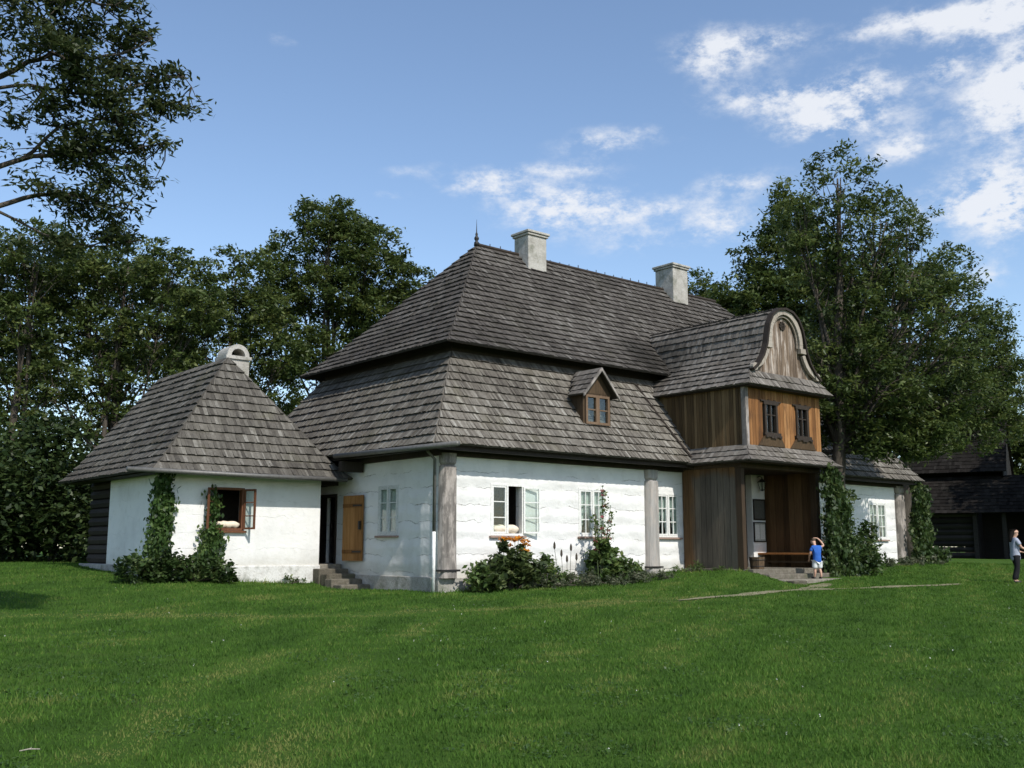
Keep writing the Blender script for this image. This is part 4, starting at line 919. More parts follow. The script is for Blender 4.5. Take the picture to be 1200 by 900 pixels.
def tree(name, label, x, y, lobes, leaf, leafsize, per=70, dens=5.5, clump=.55, trunk_r=.25, bark='bark', group=None, asp=.42, fork=None, seed=1, flat=.55, twigs=5, top=None, z=None, droop=.3, lean=(0, 0), trunks=1, topxy=None, limb=.38, boughs=None, nb=0):
    leafsize *= .78; clump *= .66; per = int(per * .72); dens *= 1.55
    rng = np.random.default_rng(seed); rnd = random.Random(seed); z = gz(x, y) if z is None else z
    L = [(RT.x * dr + FH.x * df, RT.y * dr + FH.y * df, h, r, rz) for dr, df, h, r, rz in [q[:5] for q in lobes]]; D_ = [q[5] if len(q) > 5 else 1 for q in lobes]
    root = thing(name, label, 'tree', (x, y, z - .1), 0, group or GROUPS.get(name))
    cl, lob = crown_points(L, clump, per, dens, rng, D_)
    k = (rng.random(len(cl)) > .10); cl, lob = cl[k], lob[k]
    m = np.maximum(8, (per * rng.uniform(.35, 1.5, len(cl)))).astype(int); idx = np.repeat(np.arange(len(cl)), m)
    sz = clump * rng.uniform(.65, 1.3, len(cl)); off = np.clip(rng.normal(size=(len(idx), 3)), -1.5, 1.5) * sz[idx][:, None] * np.array([.6, .6, .6 * flat])
    pts = cl[idx] + off
    ct = np.clip(rng.normal(.45, .2, len(cl)), 0, 1); tint = np.clip(ct[idx] + rng.normal(0, .16, len(idx)), 0, 1)
    np_mesh('crown', leaf_quads(pts, leafsize, asp, droop, rng), 4, tint, M[leaf], root)
    mb = MB(); tops = sorted(L, key=lambda q: -q[2]); ht = top or tops[0][2]; tx, ty = (tops[0][0] * .8, tops[0][1] * .8) if topxy is None else topxy
    fork = fork or ht * .3
    for tr in range(trunks):
        ox, oy = (0, 0) if tr == 0 else (rnd.uniform(-1, 1), rnd.uniform(-1, 1))
        N = 9; tp = []
        for i in range(N + 1):
            q = i / N; tp.append(Vector((ox + (tx - ox) * q ** 1.5 + rnd.uniform(-.09, .09) * (i > 0) + lean[0] * q, oy + (ty - oy) * q ** 1.5 + rnd.uniform(-.09, .09) * (i > 0) + lean[1] * q, ht * q)))
        mb.tube(tp, [trunk_r * (1.35 if i == 0 else 1 - .9 * i / N) / (1 if tr == 0 else 1.5) for i in range(N + 1)], 8, .5)
        if tr == 0: main = tp
    bl = []
    for bo in boughs or ():
        bp = [Vector((RT.x * a_ + FH.x * b_, RT.y * a_ + FH.y * b_, h_)) for a_, b_, h_ in bo]; sm = [bp[0]]
        for a_, b_ in zip(bp, bp[1:]):
            for q_ in (.33, .66, 1.): sm.append(a_.lerp(b_, q_) + Vector((rnd.uniform(-.03, .03), rnd.uniform(-.03, .03), rnd.uniform(-.03, .03))))
        r0 = .062 if (bp[0].x ** 2 + bp[0].y ** 2) < 1.6 else .03
        mb.tube(sm, [r0 * (1 - .85 * i_ / (len(sm) - 1)) for i_ in range(len(sm))], 7, .5); bl += sm[3:]
    for z0_, a_, b_, z1_ in ((4.4, .51, -.7, 5.16), (3.9, .5, -.6, 4.55), (5.2, .51, -.82, 5.9), (6.7, .5, -1.04, 7.37), (7.8, .51, -1.22, 8.47)) if boughs else ():
        e_ = Vector((RT.x * a_ + FH.x * b_, RT.y * a_ + FH.y * b_, z1_)); s_ = Vector((main[0].x - .02, main[0].y, z0_)); mb.tube([s_, s_.lerp(e_, .5) + Vector((0, 0, -.06)), e_], [.105, .08, .063], 7, .5)
    for li, q in enumerate(L):
        c = Vector(q[:3])
        if boughs and li < nb:
            near = sorted(bl, key=lambda v_: (v_ - c).length)[:5]; mine = np.where(lob == li)[0]
            for t_ in rng.permutation(mine)[:int(4 + twigs * q[3])]:
                e = Vector(cl[t_]); s0 = near[rnd.randrange(min(4, len(near)))]; h = s0.lerp(e, .5) + Vector((rnd.uniform(-.06, .06), rnd.uniform(-.06, .06), rnd.uniform(-.02, .08)))
                mb.tube([s0, h, e], [.014, .010, .004], 4, .4, cap=False)
            continue
        c = Vector(q[:3]); s = min(max(fork, c.z * .55 - .5), c.z * .95); k = s / ht * 9; i = min(int(k), 8); p0 = main[i].lerp(main[i + 1], k - i)
        mid = p0.lerp(c, .5) + Vector((rnd.uniform(-.25, .25), rnd.uniform(-.25, .25), -.15 * (c - p0).length * .5)); ra = max(.03, trunk_r * limb * (1 - s / ht * .6))
        mb.tube([p0, p0.lerp(mid, .55), mid, mid.lerp(c, .5) + Vector((rnd.uniform(-.15, .15), rnd.uniform(-.15, .15), .1)), c], [ra, ra * .8, ra * .65, ra * .45, ra * .25], 6, .5)
        mine = np.where(lob == li)[0]
        for t_ in rng.permutation(mine)[:int(twigs * q[3] * 2)]:
            e = Vector(cl[t_]); s0 = mid.lerp(c, rnd.uniform(.1, 1)); h = s0.lerp(e, .5) + Vector((rnd.uniform(-.2, .2), rnd.uniform(-.2, .2), rnd.uniform(-.05, .2)))
            mb.tube([s0, h, e], [ra * .3, ra * .2, .008], 4, .4, cap=False)
    mb.build('trunk', M[bark], root, smooth=True)
    return root

tree('maple_tree', 'unseen spreading tree out to the right, added to shade the old barn', 43.5, -2.2, [(0, 0, 12, 2.6, 2.2), (2.2, .4, 9.6, 2.6, 2.0), (-.9, 0, 8.6, 2.2, 1.8), (.6, -1.4, 8.0, 2.4, 1.8), (.8, 1.6, 7.0, 2.4, 1.7), (2.8, -.4, 6.0, 2.2, 1.5), (-.6, 1.0, 5.6, 1.9, 1.3), (4.6, .2, 7.6, 2.2, 1.7)], 'leaf_wood', .2, 60, 4, .8, .34, seed=26)  # out of view, added to throw shade over the barn
G_R, G_L = 'trees behind and beside the house on the right', 'woodland trees on the left'
tree('ash_tree', 'tall airy ash tree in front of the house right of the porch', 14.98, -1.8,
     [(.6, 0, 13.6, 1.2, 1.4), (-.8, .3, 12.2, 1.0, 1.2), (2.1, 0, 12.0, 1.3, 1.2), (.4, -.2, 11.7, 1.2, 1.1), (-.4, .1, 10.6, 1.3, 1.1), (1.0, .4, 10.4, 1.7, 1.3), (3.0, .2, 10.3, 1.4, 1.2), (4.2, .1, 9.2, 1.2, 1.0), (2.2, -.4, 8.6, 1.9, 1.3), (.5, .8, 8.6, 1.5, 1.2), (3.7, .1, 7.4, 1.7, 1.1), (1.6, -.6, 6.2, 1.5, .9, 1.3), (.55, .5, 6.2, 1.0, .9, 1.4), (3.0, .9, 5.4, 1.2, .8, 1.3), (.8, .3, 4.9, .8, .8, 1.5), (1.9, .5, 4.9, 1.0, .8, 1.4), (4.4, .3, 6.2, 1.2, .8), (1.2, .1, 5.0, 1.2, .8, 2.2), (2.5, .3, 5.0, 1.2, .75, 2.2), (3.6, .4, 5.5, 1.1, .7, 1.6), (0, -.6, 5.9, .95, .8, 1.6), (-.4, -.2, 7.2, .8, .9, 1.2), (.8, -.6, 7.4, 1.1, .8, 1.2), (2.0, -.3, 4.3, 1.0, .55, 2), (3.1, -.2, 4.5, 1.0, .55, 2), (1.1, -.4, 4.3, .8, .5, 2), (-.35, .7, 5.6, .6, 1.1, 2.5), (-.4, .8, 4.3, .45, .7, 2.5)],
     'leaf_ash', .12, 58, 4.5, .46, .30, 'bark', seed=21, flat=.7, asp=.38, lean=(0, 0), z=.28, fork=4.2)
tree('ash_tree', 'spreading ash tree at the right edge beyond the house corner', 29.2, 3.77,
     [(1.0, 0, 15.9, 1.4, 1.5), (2.7, .4, 13.6, 1.7, 1.5), (4.6, .2, 11.6, 1.3, 1.1), (-.6, 0, 14.2, 1.2, 1.2), (.6, -.3, 12.6, 2.0, 1.5), (3.5, 0, 10.6, 1.9, 1.4), (1.7, .3, 9.8, 2.2, 1.5), (4.6, .2, 8.8, 1.4, 1.1), (3.8, -.4, 7.6, 1.8, 1.2), (2.1, -.4, 7.0, 1.8, 1.1), (.2, .2, 8.8, 1.6, 1.2), (5.2, .6, 6.6, 1.2, .9), (5.3, .2, 9.6, 1.2, 1.0), (1.0, -.6, 5.6, 1.3, .8), (3.0, -.5, 5.8, 1.4, .8)],
     'leaf_ash', .125, 60, 4.7, .5, .3, seed=22, flat=.7, group=None)
tree('maple_tree', 'dense dark tree rising behind the porch gable', 27.0, 8.2,
     [(.4, 0, 17.0, 1.6, 1.7), (-.2, .3, 14.8, 2.2, 1.8), (-1.6, 0, 12.6, 2.1, 1.5), (1.0, -.3, 12.8, 2.5, 1.8), (-2.9, .2, 12.0, 1.5, 1.2), (2.0, .4, 10.4, 2.5, 1.8), (3.4, 0, 12.4, 2.3, 1.8), (2.7, -.2, 8.4, 2.4, 1.7), (.3, 0, 9.6, 2.4, 1.7), (1.6, .2, 6.6, 2.2, 1.5), (4.4, .2, 9.6, 2.0, 1.6)],
     'leaf_wood', .15, 78, 6.4, .62, .32, seed=23, group=None)
tree('maple_tree', 'low tree top showing over the ridge by the right chimney', 33.0, 21.2,
     [(1.4, 0, 16.6, 1.7, 1.4), (-2.4, 0, 15.7, 1.4, 1.0), (2.6, .2, 15.4, 1.8, 1.5), (-.2, 0, 14.6, 2.2, 1.5), (-3.8, 0, 14.4, 1.4, 1.0)], 'leaf_wood', .17, 60, 4, .65, .3, seed=24)
tree('maple_tree', 'dark tree standing beside the barn at the right edge', 51.0, 11.5,
     [(-2, 0, 11, 2.4, 1.9), (1.2, 0, 12.5, 2.6, 2.0), (3.6, .3, 10, 2.4, 2.0), (-.4, 0, 8.4, 2.6, 1.9), (2.6, 0, 7.4, 2.5, 1.8), (-3.4, 0, 7.6, 2.2, 1.6), (5.2, 0, 7, 2, 1.6), (4.4, -.5, 5.2, 2, 1.5)], 'leaf_wood', .18, 65, 4, .7, .35, seed=25)
E_ = [(-.3, 0, 17.0, 1.7, 1.4), (.9, .3, 16.2, 1.5, 1.4), (-2, .2, 15, 1.8, 1.5), (2, -.2, 15.3, 1.8, 1.5), (3.7, .2, 13.8, 1.5, 1.2), (.4, .3, 13.3, 2.4, 1.6), (-3, 0, 12.6, 1.9, 1.4), (2.6, .3, 12, 2.2, 1.5), (-.6, -.4, 10.4, 1.7, 1.2), (4.4, 0, 11.6, 1.3, 1.0), (-2.2, .3, 9.4, 1.3, .9), (1.6, 0, 9.2, 1.3, .9), (-1.2, 0, 7.6, 1.6, 1.3, 0.59), (1.4, .4, 7.2, 1.5, 1.2, 0.51), (-2.8, 0, 7.4, 1.4, 1.2, 0.51), (3.4, 0, 9.0, 1.4, 1.2, 0.59), (.2, 0, 5.6, 1.8, 1.2, 0.34)]
tree('alder_tree', 'tall round-crowned tree rising behind the roofs left of the house', 10.42, 23.62, E_, 'leaf_wood', .15, 66, 6.2, .62, .26, seed=31, trunks=3, fork=5)
tree('alder_tree', 'mid-height tree directly behind the cottage chimney', 4.73, 23.12, [(.3, 0, 12.9, 1.7, 1.5), (1.4, .2, 11, 1.8, 1.5), (-1.6, 0, 11.8, 1.8, 1.4), (-.4, .3, 9.7, 1.9, 1.3), (2.6, 0, 9.3, 1.6, 1.2), (-2.6, 0, 9.4, 1.5, 1.1, 1.02), (.8, 0, 8.0, 1.2, .8, 0.85), (-1.4, 0, 7, 1.6, 1.2, 0.51), (1.8, 0, 6.8, 1.6, 1.2, 0.51), (-.2, .3, 5.2, 1.6, 1.1, 0.42)], 'leaf_wood', .15, 60, 4.4, .58, .22, seed=32, trunks=3, fork=4.5)
tree('alder_tree', 'broad many-stemmed tree left of the cottage roof', -.59, 22.31, [(-2.1, 0, 12, 2.1, 1.6), (.3, .2, 12.4, 2.0, 1.6), (2.3, 0, 11.8, 1.7, 1.4), (-4, .2, 11.4, 2.0, 1.5), (-1, .3, 9.7, 2.0, 1.3), (1.8, -.2, 9.4, 1.8, 1.2), (-3.6, 0, 8.3, 1.8, 1.1), (3.7, .2, 10.6, 1.4, 1.1), (.2, 0, 7.6, 1.5, .9, 0.85), (3.3, 0, 7.8, 1.3, .8, 0.85), (-1.6, 0, 6.2, 1.7, 1.1, 0.51), (1.6, 0, 5.8, 1.7, 1.1, 0.48), (-3.6, 0, 5.6, 1.6, 1.1, 0.51), (3.2, 0, 5.4, 1.5, 1.0, 0.42), (.2, .4, 4.4, 1.8, .9, 0.42)], 'leaf_wood', .14, 62, 4.4, .56, .24, seed=33, trunks=4, fork=3.5)
tree('alder_tree', 'leafy tree at the far left edge behind the dark shrubs', -4.5, 22.5, [(-1.5, 0, 11.6, 2.1, 1.6), (.8, 0, 12.2, 1.9, 1.5), (-2.6, .2, 9.2, 2.0, 1.4), (.3, 0, 9.2, 1.8, 1.3), (-1, 0, 6.8, 1.6, 1.0, 0.85), (1.6, .2, 7.0, 1.3, .9, 0.85), (.2, 0, 5.2, 1.7, 1.0, 0.51)], 'leaf_wood', .14, 60, 4.4, .56, .22, seed=34, trunks=3, fork=3)
tree('alder_tree', 'slender tree standing farther back in the left woodland', 2.6, 32.0, [(-2, 0, 13.4, 2.2, 1.7), (1, .2, 14, 2.2, 1.7), (3.6, 0, 12.6, 2, 1.6), (-4.4, .2, 12, 2.2, 1.6), (0, .3, 10.6, 2.4, 1.5), (2.8, 0, 9.6, 2, 1.3, 0.68), (-3, 0, 9.0, 2, 1.3, 0.68), (0, 0, 7, 2.2, 1.4, 0.51)], 'leaf_wood', .18, 45, 3.6, .65, .26, seed=35, trunks=3, fork=4)
# big tree whose boughs reach in from the left, close to the camera
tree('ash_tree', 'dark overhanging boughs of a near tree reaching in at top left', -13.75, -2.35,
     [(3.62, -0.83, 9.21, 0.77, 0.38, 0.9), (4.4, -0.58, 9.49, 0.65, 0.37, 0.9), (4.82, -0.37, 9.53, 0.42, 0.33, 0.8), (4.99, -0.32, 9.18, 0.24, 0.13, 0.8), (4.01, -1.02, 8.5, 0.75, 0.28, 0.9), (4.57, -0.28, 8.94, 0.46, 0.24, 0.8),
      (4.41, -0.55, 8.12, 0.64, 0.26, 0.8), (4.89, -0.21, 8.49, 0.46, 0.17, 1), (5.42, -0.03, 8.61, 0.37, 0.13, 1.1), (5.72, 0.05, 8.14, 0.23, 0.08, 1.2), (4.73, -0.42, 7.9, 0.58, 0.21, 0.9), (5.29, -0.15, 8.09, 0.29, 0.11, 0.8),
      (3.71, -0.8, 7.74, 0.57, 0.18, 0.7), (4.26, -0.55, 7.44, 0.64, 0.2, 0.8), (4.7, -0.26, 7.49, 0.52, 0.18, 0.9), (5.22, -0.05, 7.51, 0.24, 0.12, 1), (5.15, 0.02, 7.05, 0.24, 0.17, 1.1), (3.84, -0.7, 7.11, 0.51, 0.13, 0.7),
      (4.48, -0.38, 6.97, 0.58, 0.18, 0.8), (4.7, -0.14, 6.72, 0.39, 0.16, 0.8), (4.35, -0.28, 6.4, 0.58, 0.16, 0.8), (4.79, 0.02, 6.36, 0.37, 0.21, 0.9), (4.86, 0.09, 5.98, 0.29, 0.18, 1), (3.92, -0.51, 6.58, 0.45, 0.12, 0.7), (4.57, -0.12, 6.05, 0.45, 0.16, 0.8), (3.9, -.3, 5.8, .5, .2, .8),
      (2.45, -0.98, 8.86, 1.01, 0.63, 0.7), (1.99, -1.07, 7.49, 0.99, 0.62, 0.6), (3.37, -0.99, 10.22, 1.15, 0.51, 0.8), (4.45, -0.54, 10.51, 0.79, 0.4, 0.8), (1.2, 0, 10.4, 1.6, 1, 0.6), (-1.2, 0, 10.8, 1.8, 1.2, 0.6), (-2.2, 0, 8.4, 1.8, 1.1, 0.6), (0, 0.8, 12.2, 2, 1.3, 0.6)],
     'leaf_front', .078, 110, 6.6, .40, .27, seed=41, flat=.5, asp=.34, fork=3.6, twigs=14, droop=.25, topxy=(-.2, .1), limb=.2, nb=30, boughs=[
      [(0.51, -0.7, 5.16), (1.81, -0.73, 6.05), (3.0, -0.75, 6.76), (3.66, -0.6, 7.1), (4.22, -0.42, 7.22), (4.92, -0.23, 7.33), (5.44, -0.06, 7.53)],
      [(0.5, -0.6, 4.55), (1.87, -0.75, 5.53), (2.88, -0.65, 6.21), (3.54, -0.5, 6.5), (4.13, -0.41, 6.58), (4.57, -0.2, 6.49), (5.08, 0.01, 6.43)],
      [(2.56, -0.72, 5.93), (3.13, -0.67, 6.27), (3.48, -0.44, 6.12), (3.88, -0.3, 5.86), (4.66, 0.01, 5.88), (5.08, 0.09, 5.98)],
      [(0.51, -0.82, 5.9), (1.74, -1.03, 7.24), (2.81, -1.03, 7.9), (3.46, -0.9, 8.36), (3.88, -0.74, 8.64), (4.44, -0.54, 8.67), (4.88, -0.38, 8.9), (5.22, -0.32, 9.14)],
      [(2.81, -1.03, 7.9), (3.46, -0.86, 8.11), (4.01, -0.66, 8.1), (4.69, -0.46, 8.1), (5.24, -0.21, 8.45), (5.67, -0.13, 8.57), (5.98, 0.04, 8.18)],
      [(0.5, -1.04, 7.37), (1.87, -1.26, 8.71), (2.95, -1.06, 9.36), (3.84, -0.79, 9.58), (4.53, -0.59, 9.56), (5.04, -0.37, 9.53)],
      [(0.51, -1.22, 8.47), (1.74, -1.46, 9.94), (3.16, -1.13, 10.42), (4.45, -0.55, 10.64)],
      [(3.46, -0.65, 7.0), (4.0, -0.57, 7.57), (4.56, -0.4, 7.78), (5.05, -0.33, 7.95), (5.5, -0.16, 8.13)]])

def shrub(name, label, x, y, blobs, leaf, size, n, cat='shrub', seed=1, asp=.55, group=None, stems=7, z=None, droop=.2, clump=.22):
    rng = np.random.default_rng(seed); rnd = random.Random(seed); z = gz(x, y) if z is None else z; root = thing(name, label, cat, (x, y, z - .03), 0, group or GROUPS.get(name))
    P, T = [], []
    vol = sum(b[3] * b[4] for b in blobs)
    for bx, by, bz, r, rz in blobs:
        m = int(n * r * rz / vol); k = max(6, m // 40); d = rng.normal(size=(k, 3)); d /= np.linalg.norm(d, axis=1)[:, None]
        c = d * (.35 + .65 * rng.random(k) ** .6)[:, None] * np.array([r, r, rz]) + np.array([bx, by, bz])
        idx = rng.integers(0, k, m); p = c[idx] + rng.normal(size=(m, 3)) * clump * min(r, rz, 1) * 1.2; P.append(p); ct = rng.normal(.45, .2, k); T.append(np.clip(ct[idx] + rng.normal(0, .16, m), 0, 1))
    P, T = np.concatenate(P), np.concatenate(T); keep = P[:, 2] > .02; P, T = P[keep], T[keep]
    np_mesh('foliage', leaf_quads(P, size, asp, droop, rng), 4, T, M[leaf], root)
    mb = MB()
    for bx, by, bz, r, rz in blobs:
        for k in range(max(1, stems // len(blobs))):
            e = Vector((bx + rnd.uniform(-.5, .5) * r, by + rnd.uniform(-.5, .5) * r, bz + rnd.uniform(-.2, .5) * rz)); s0 = Vector((bx * .12 + rnd.uniform(-.03, .03), by * .12 + rnd.uniform(-.03, .03), 0))
            mb.tube([s0, s0.lerp(e, .5) + Vector((rnd.uniform(-.1, .1), rnd.uniform(-.1, .1), 0)), e], [.02, .014, .006], 5, .4)
    mb.build('stem', M['bark'], root); return root
def wd(dr, df, z, r, rz): return (RT.x * dr + FH.x * df, RT.y * dr + FH.y * df, z, r, rz)
shrub('shrub', 'big dark shrub at the left edge of the lawn', -6.4, 17.2, [wd(-1.2, 0, 1.4, 1.7, 1.5), wd(.7, .2, 2.2, 1.5, 1.6), wd(-.2, .1, 3.4, 1.2, 1.1)], 'leaf_shrub', .12, 9000, seed=51, clump=.3)
shrub('shrub', 'dark shrub between the cottage and the big shrub', -4.3, 16.6, [wd(-.6, 0, 1.5, 1.4, 1.5), wd(.9, .3, 1.3, 1.3, 1.4), wd(.1, 0, 3.2, 1.2, 1.2), wd(-.3, .2, 4.3, .9, .8)], 'leaf_shrub', .12, 9000, seed=52, clump=.3)
shrub('shrub', 'tall dark undergrowth behind the left shrubs', -3.5, 21.0, [wd(-3, 0, 2, 1.8, 2), wd(-.5, 0, 2.2, 1.9, 2.2), wd(1.8, 0, 1.8, 1.6, 1.8), wd(-5.4, 0, 2.4, 1.8, 2.2)], 'leaf_shrub', .14, 11000, seed=53, clump=.35)
shrub('shrub', 'low bush on the grass left of the cottage plinth', -8.2, 14.6, [wd(-.9, 0, .4, .9, .5), wd(.6, 0, .35, .8, .42)], 'leaf_ivy_dark', .09, 2600, seed=54)
shrub('shrub', 'woodland undergrowth behind the cottage roof', 6.0, 26.0, [wd(-4, 0, 2, 2.2, 2.2), wd(0, 0, 2.4, 2.4, 2.6), wd(4, 0, 2.2, 2.4, 2.4)], 'leaf_shrub', .16, 9000, seed=55, clump=.4)
shrub('shrub', 'dark bushes behind the right corner of the house', 30.0, 7.0, [wd(-1.5, 0, 2.2, 2.0, 2.4), wd(1.4, 0, 1.9, 1.6, 1.9), wd(.2, 0, 4.6, 1.5, 1.4)], 'leaf_shrub', .15, 9000, seed=56, clump=.35)
shrub('shrub', 'hedge-like undergrowth behind the barn', 54.5, 11.0, [wd(-7, 0, 2.4, 3, 2.8), wd(-2, 0, 3.6, 3, 3.8), wd(2, 0, 4.4, 3, 4.4), wd(6.5, 0, 3.6, 3, 3.8)], 'leaf_shrub', .2, 12000, seed=57, clump=.4)

def creeper(name, label, x, y, cols, leaf, size, n, seed=1, cat='climbing plant', stems=4, z=None, nrm=(0, -1)):
    """wall creeper: cols = (dx, dy, z0, z1, half width, depth) columns of leaves"""
    rng = np.random.default_rng(seed); rnd = random.Random(seed); z = gz(x, y) if z is None else z; root = thing(name, label, cat, (x, y, z - .03), 0, GROUPS.get(name)); P, T = [], []
    tot = sum((c[3] - c[2]) * (c[4] + .1) for c in cols); mb = MB()
    for dx, dy, z0, z1, hw, dep in cols:
        m = int(n * (z1 - z0) * (hw + .1) / tot); k = max(8, m // 22); q = rng.random(k)
        cc = np.stack([dx + rng.normal(0, .55, k) * hw * (1 - .35 * q), dy - rng.random(k) * dep, z0 + (z1 - z0) * q], 1)
        idx = rng.integers(0, k, m); p = cc[idx] + rng.normal(size=(m, 3)) * np.array([.085, .05, .11]); P.append(p); T.append(np.clip(rng.normal(.45, .2, k)[idx] + rng.normal(0, .17, m), 0, 1))
        for s_ in range(stems):
            pts = [Vector((dx + rnd.uniform(-.5, .5) * hw, dy + .0, z0 + (z1 - z0) * i / 6)) for i in range(7)]; mb.tube(pts, [.016 - .0018 * i for i in range(7)], 5, .4)
    P, T = np.concatenate(P), np.concatenate(T)
    np_mesh('foliage', leaf_quads(P, size, .62, .9, rng, 1.3), 4, T, M[leaf], root); mb.build('stem', M['bark'], root); return root
creeper('creeper', 'green creeper climbing the cottage corner up to the gutter', -5.36, 4.42, [(.02, 0, 0, 2.6, .17, .16), (.0, .2, .3, 2.5, .1, .1), (-.12, 0, 0, 1.0, .32, .25), (.2, .02, .8, 2.2, .05, .06)], 'leaf_ivy', .062, 4200, seed=61)
creeper('creeper', 'creeper on the cottage front wall left of its open window', -4.1, 4.40, [(.0, 0, 0, 1.5, .2, .2), (.08, 0, .9, 2.25, .09, .1), (-.05, 0, 0, .9, .4, .3), (.3, 0, .3, 1.2, .06, .08)], 'leaf_ivy', .058, 2500, seed=62)
shrub('shrub', 'leafy ground-hugging shrub at the foot of the cottage front wall', -5.1, 4.0, [(-1.0, .1, .25, .5, .4), (-.2, 0, .32, .5, .45), (.5, .05, .3, .45, .42), (1.15, -.05, .22, .4, .34), (1.55, -.1, .15, .25, .2)], 'leaf_ivy_dark', .062, 4200, seed=63, asp=.62, clump=.16)
shrub('weed_clump', 'small weed clump against the white cottage plinth', -1.9, 4.2, [(0, 0, .1, .3, .16), (.4, .05, .08, .2, .12)], 'leaf_garden', .05, 420, 'weed', seed=64, asp=.3)
creeper('creeper', 'large dark creeper covering the right side of the porch', 12.75, -2.72, [(.1, 0, 0, 3.3, .38, .3), (.5, .1, 0, 3.1, .4, .35), (.85, .2, 0, 2.4, .4, .5), (-.1, -.1, 0, 1.6, .3, .3), (.55, -.25, 0, 1.0, .6, .3)], 'leaf_ivy_dark', .075, 6500, seed=65)
shrub('shrub', 'leafy shrub around the foot of the ash tree', 15.4, -2.0, [(-.9, -.1, .9, .6, .9), (-.2, -.3, .6, .7, .6), (.5, .1, .7, .5, .7), (.9, 0, 1.5, .3, .4), (-.5, 0, 2.2, .4, .8)], 'leaf_ivy_dark', .08, 5200, seed=66, asp=.5, clump=.2)
creeper('creeper', 'thick creeper column on the far right corner of the house', 22.35, -.35, [(0, 0, 0, 3.0, .42, .35), (.5, .1, 0, 2.9, .4, .4), (.9, .2, 0, 1.8, .35, .4), (1.5, -.1, 0, .5, .6, .3)], 'leaf_ivy_dark', .08, 5600, seed=67)

# flower bed
def flower_heads(root, spots, petal, r_, name='flower'):
    for i, (x, y, z) in enumerate(spots):
        rng = np.random.default_rng(700 + i); n = 34; a = rng.uniform(0, 2 * np.pi, n); q = rng.random(n) ** .5 * r_
        c = np.stack([x + np.cos(a) * q, y + np.sin(a) * q, z + rng.normal(0, .02, n)], 1); np_mesh(name, leaf_quads(c, r_ * .42, .5, .1, rng), 4, rng.random(n), M[petal], root)
fl = shrub('flowering_bush', 'bushy plant with flat orange flower heads under the open window', 1.75, -.75, [(-.75, .0, .35, .4, .38), (-.1, 0, .5, .5, .5), (.45, .05, .45, .45, .45), (-.2, -.05, .85, .35, .3), (.2, .1, .9, .35, .25)], 'leaf_bronze', .085, 3000, 'flowering plant', seed=71, asp=.7, clump=.15)
heads = [(-.32, 0, 1.28), (-.14, .06, 1.31), (.05, -.04, 1.27), (.24, .05, 1.33), (.42, 0, 1.26), (.52, .08, 1.17), (.3, -.1, 1.02), (-.05, .1, 1.16)]
flower_heads(fl, heads, 'petal_orange', .12)
mb = MB()
for x, y, z in heads: mb.tube([(x * .5, y, .3), (x * .85, y, .8), (x, y, z)], [.012, .01, .008], 5)
mb.build('flower_stem', M['stem'], fl)
shrub('garden_plant', 'green leafy plant between corner post and orange flowers', .75, -.7, [(0, 0, .3, .32, .35), (.1, .05, .55, .2, .25)], 'leaf_garden', .07, 900, 'plant', seed=72, asp=.5)
shrub('garden_plant', 'green leafy plant right of the orange flowers', 2.85, -.65, [(0, 0, .35, .35, .4), (.1, .05, .7, .22, .25), (.5, 0, .28, .3, .3)], 'leaf_garden', .07, 1300, 'plant', seed=73, asp=.45)
hh = shrub('hollyhock', 'tall hollyhock with pink flowers before the middle window', 5.05, -.55, [(0, 0, .5, .4, .5), (.45, .1, .55, .4, .5), (.05, 0, 1.1, .2, .4), (.2, 0, .9, .3, .3)], 'leaf_garden', .085, 1300, 'flowering plant', seed=74, asp=.7, clump=.14)
mb = MB(); hs = []
for dx, h, ang in ((.1, 2.72, .06), (.25, 2.2, .22), (-.1, 1.9, -.12)):
    mb.tube([(dx * .3, 0, 0), (dx, 0, h * .5), (dx + ang, 0, h)], [.018, .014, .006], 6)
    for k in range(9): hs.append((dx + ang * (.3 + k * .08) + random.uniform(-.05, .05), -.04 + random.uniform(-.03, .03), h * (.52 + .055 * k)))
mb.build('flower_stem', M['stem'], hh)
flower_heads(hh, [(hs[8][0], hs[8][1], hs[8][2] - .02), hs[7], hs[5], hs[3], hs[1], hs[0], hs[14], hs[12], hs[10], hs[20], hs[18]], 'petal_pink', .062)
np_rng = np.random.default_rng(5); bud = np.array(hs)[np_rng.integers(0, len(hs), 420)] + np_rng.normal(0, .06, (420, 3)); np_mesh('foliage', leaf_quads(bud, .045, .6, .2, np_rng), 4, np_rng.random(420), M['leaf_garden'], hh)
shrub('garden_plant', 'rounded green plant at the foot of the hollyhock', 5.9, -.6, [(0, 0, .35, .4, .38), (.5, 0, .25, .35, .28)], 'leaf_garden', .08, 1200, 'plant', seed=75, asp=.6)
sp = shrub('seed_spike_plant', 'thin stalks with dark seed heads left of the hollyhock', 3.75, -.6, [(-.2, 0, .2, .3, .2), (.3, 0, .2, .3, .2)], 'leaf_garden', .06, 500, 'plant', seed=76, asp=.3)
mb = MB()
for dx, h in ((-.4, 1.0), (-.15, .8), (.2, .95), (.4, .7), (.05, .65)): mb.tube([(dx * .6, 0, 0), (dx, .02, h)], [.008, .006], 5); mb.lathe((dx, .02, h - .02), [(.012, 0), (.035, .05), (.03, .14), (.008, .2)], 6)
mb.build('seed_head', M['bark'], sp)
bed = shrub('bed_planting', 'low grey-green herbs edging the flower bed along the house', 5.0, -1.05, [(-2.4, -.05, .1, .6, .2), (-1.4, 0, .13, .7, .24), (-.3, 0, .15, .7, .26), (.8, .05, .15, .7, .26), (1.8, .1, .14, .7, .26), (2.4, .15, .12, .5, .2)], 'leaf_grey', .05, 6500, seed=77, asp=.3, clump=.14)
tag(bed, None, 'ground cover', None, 'stuff')
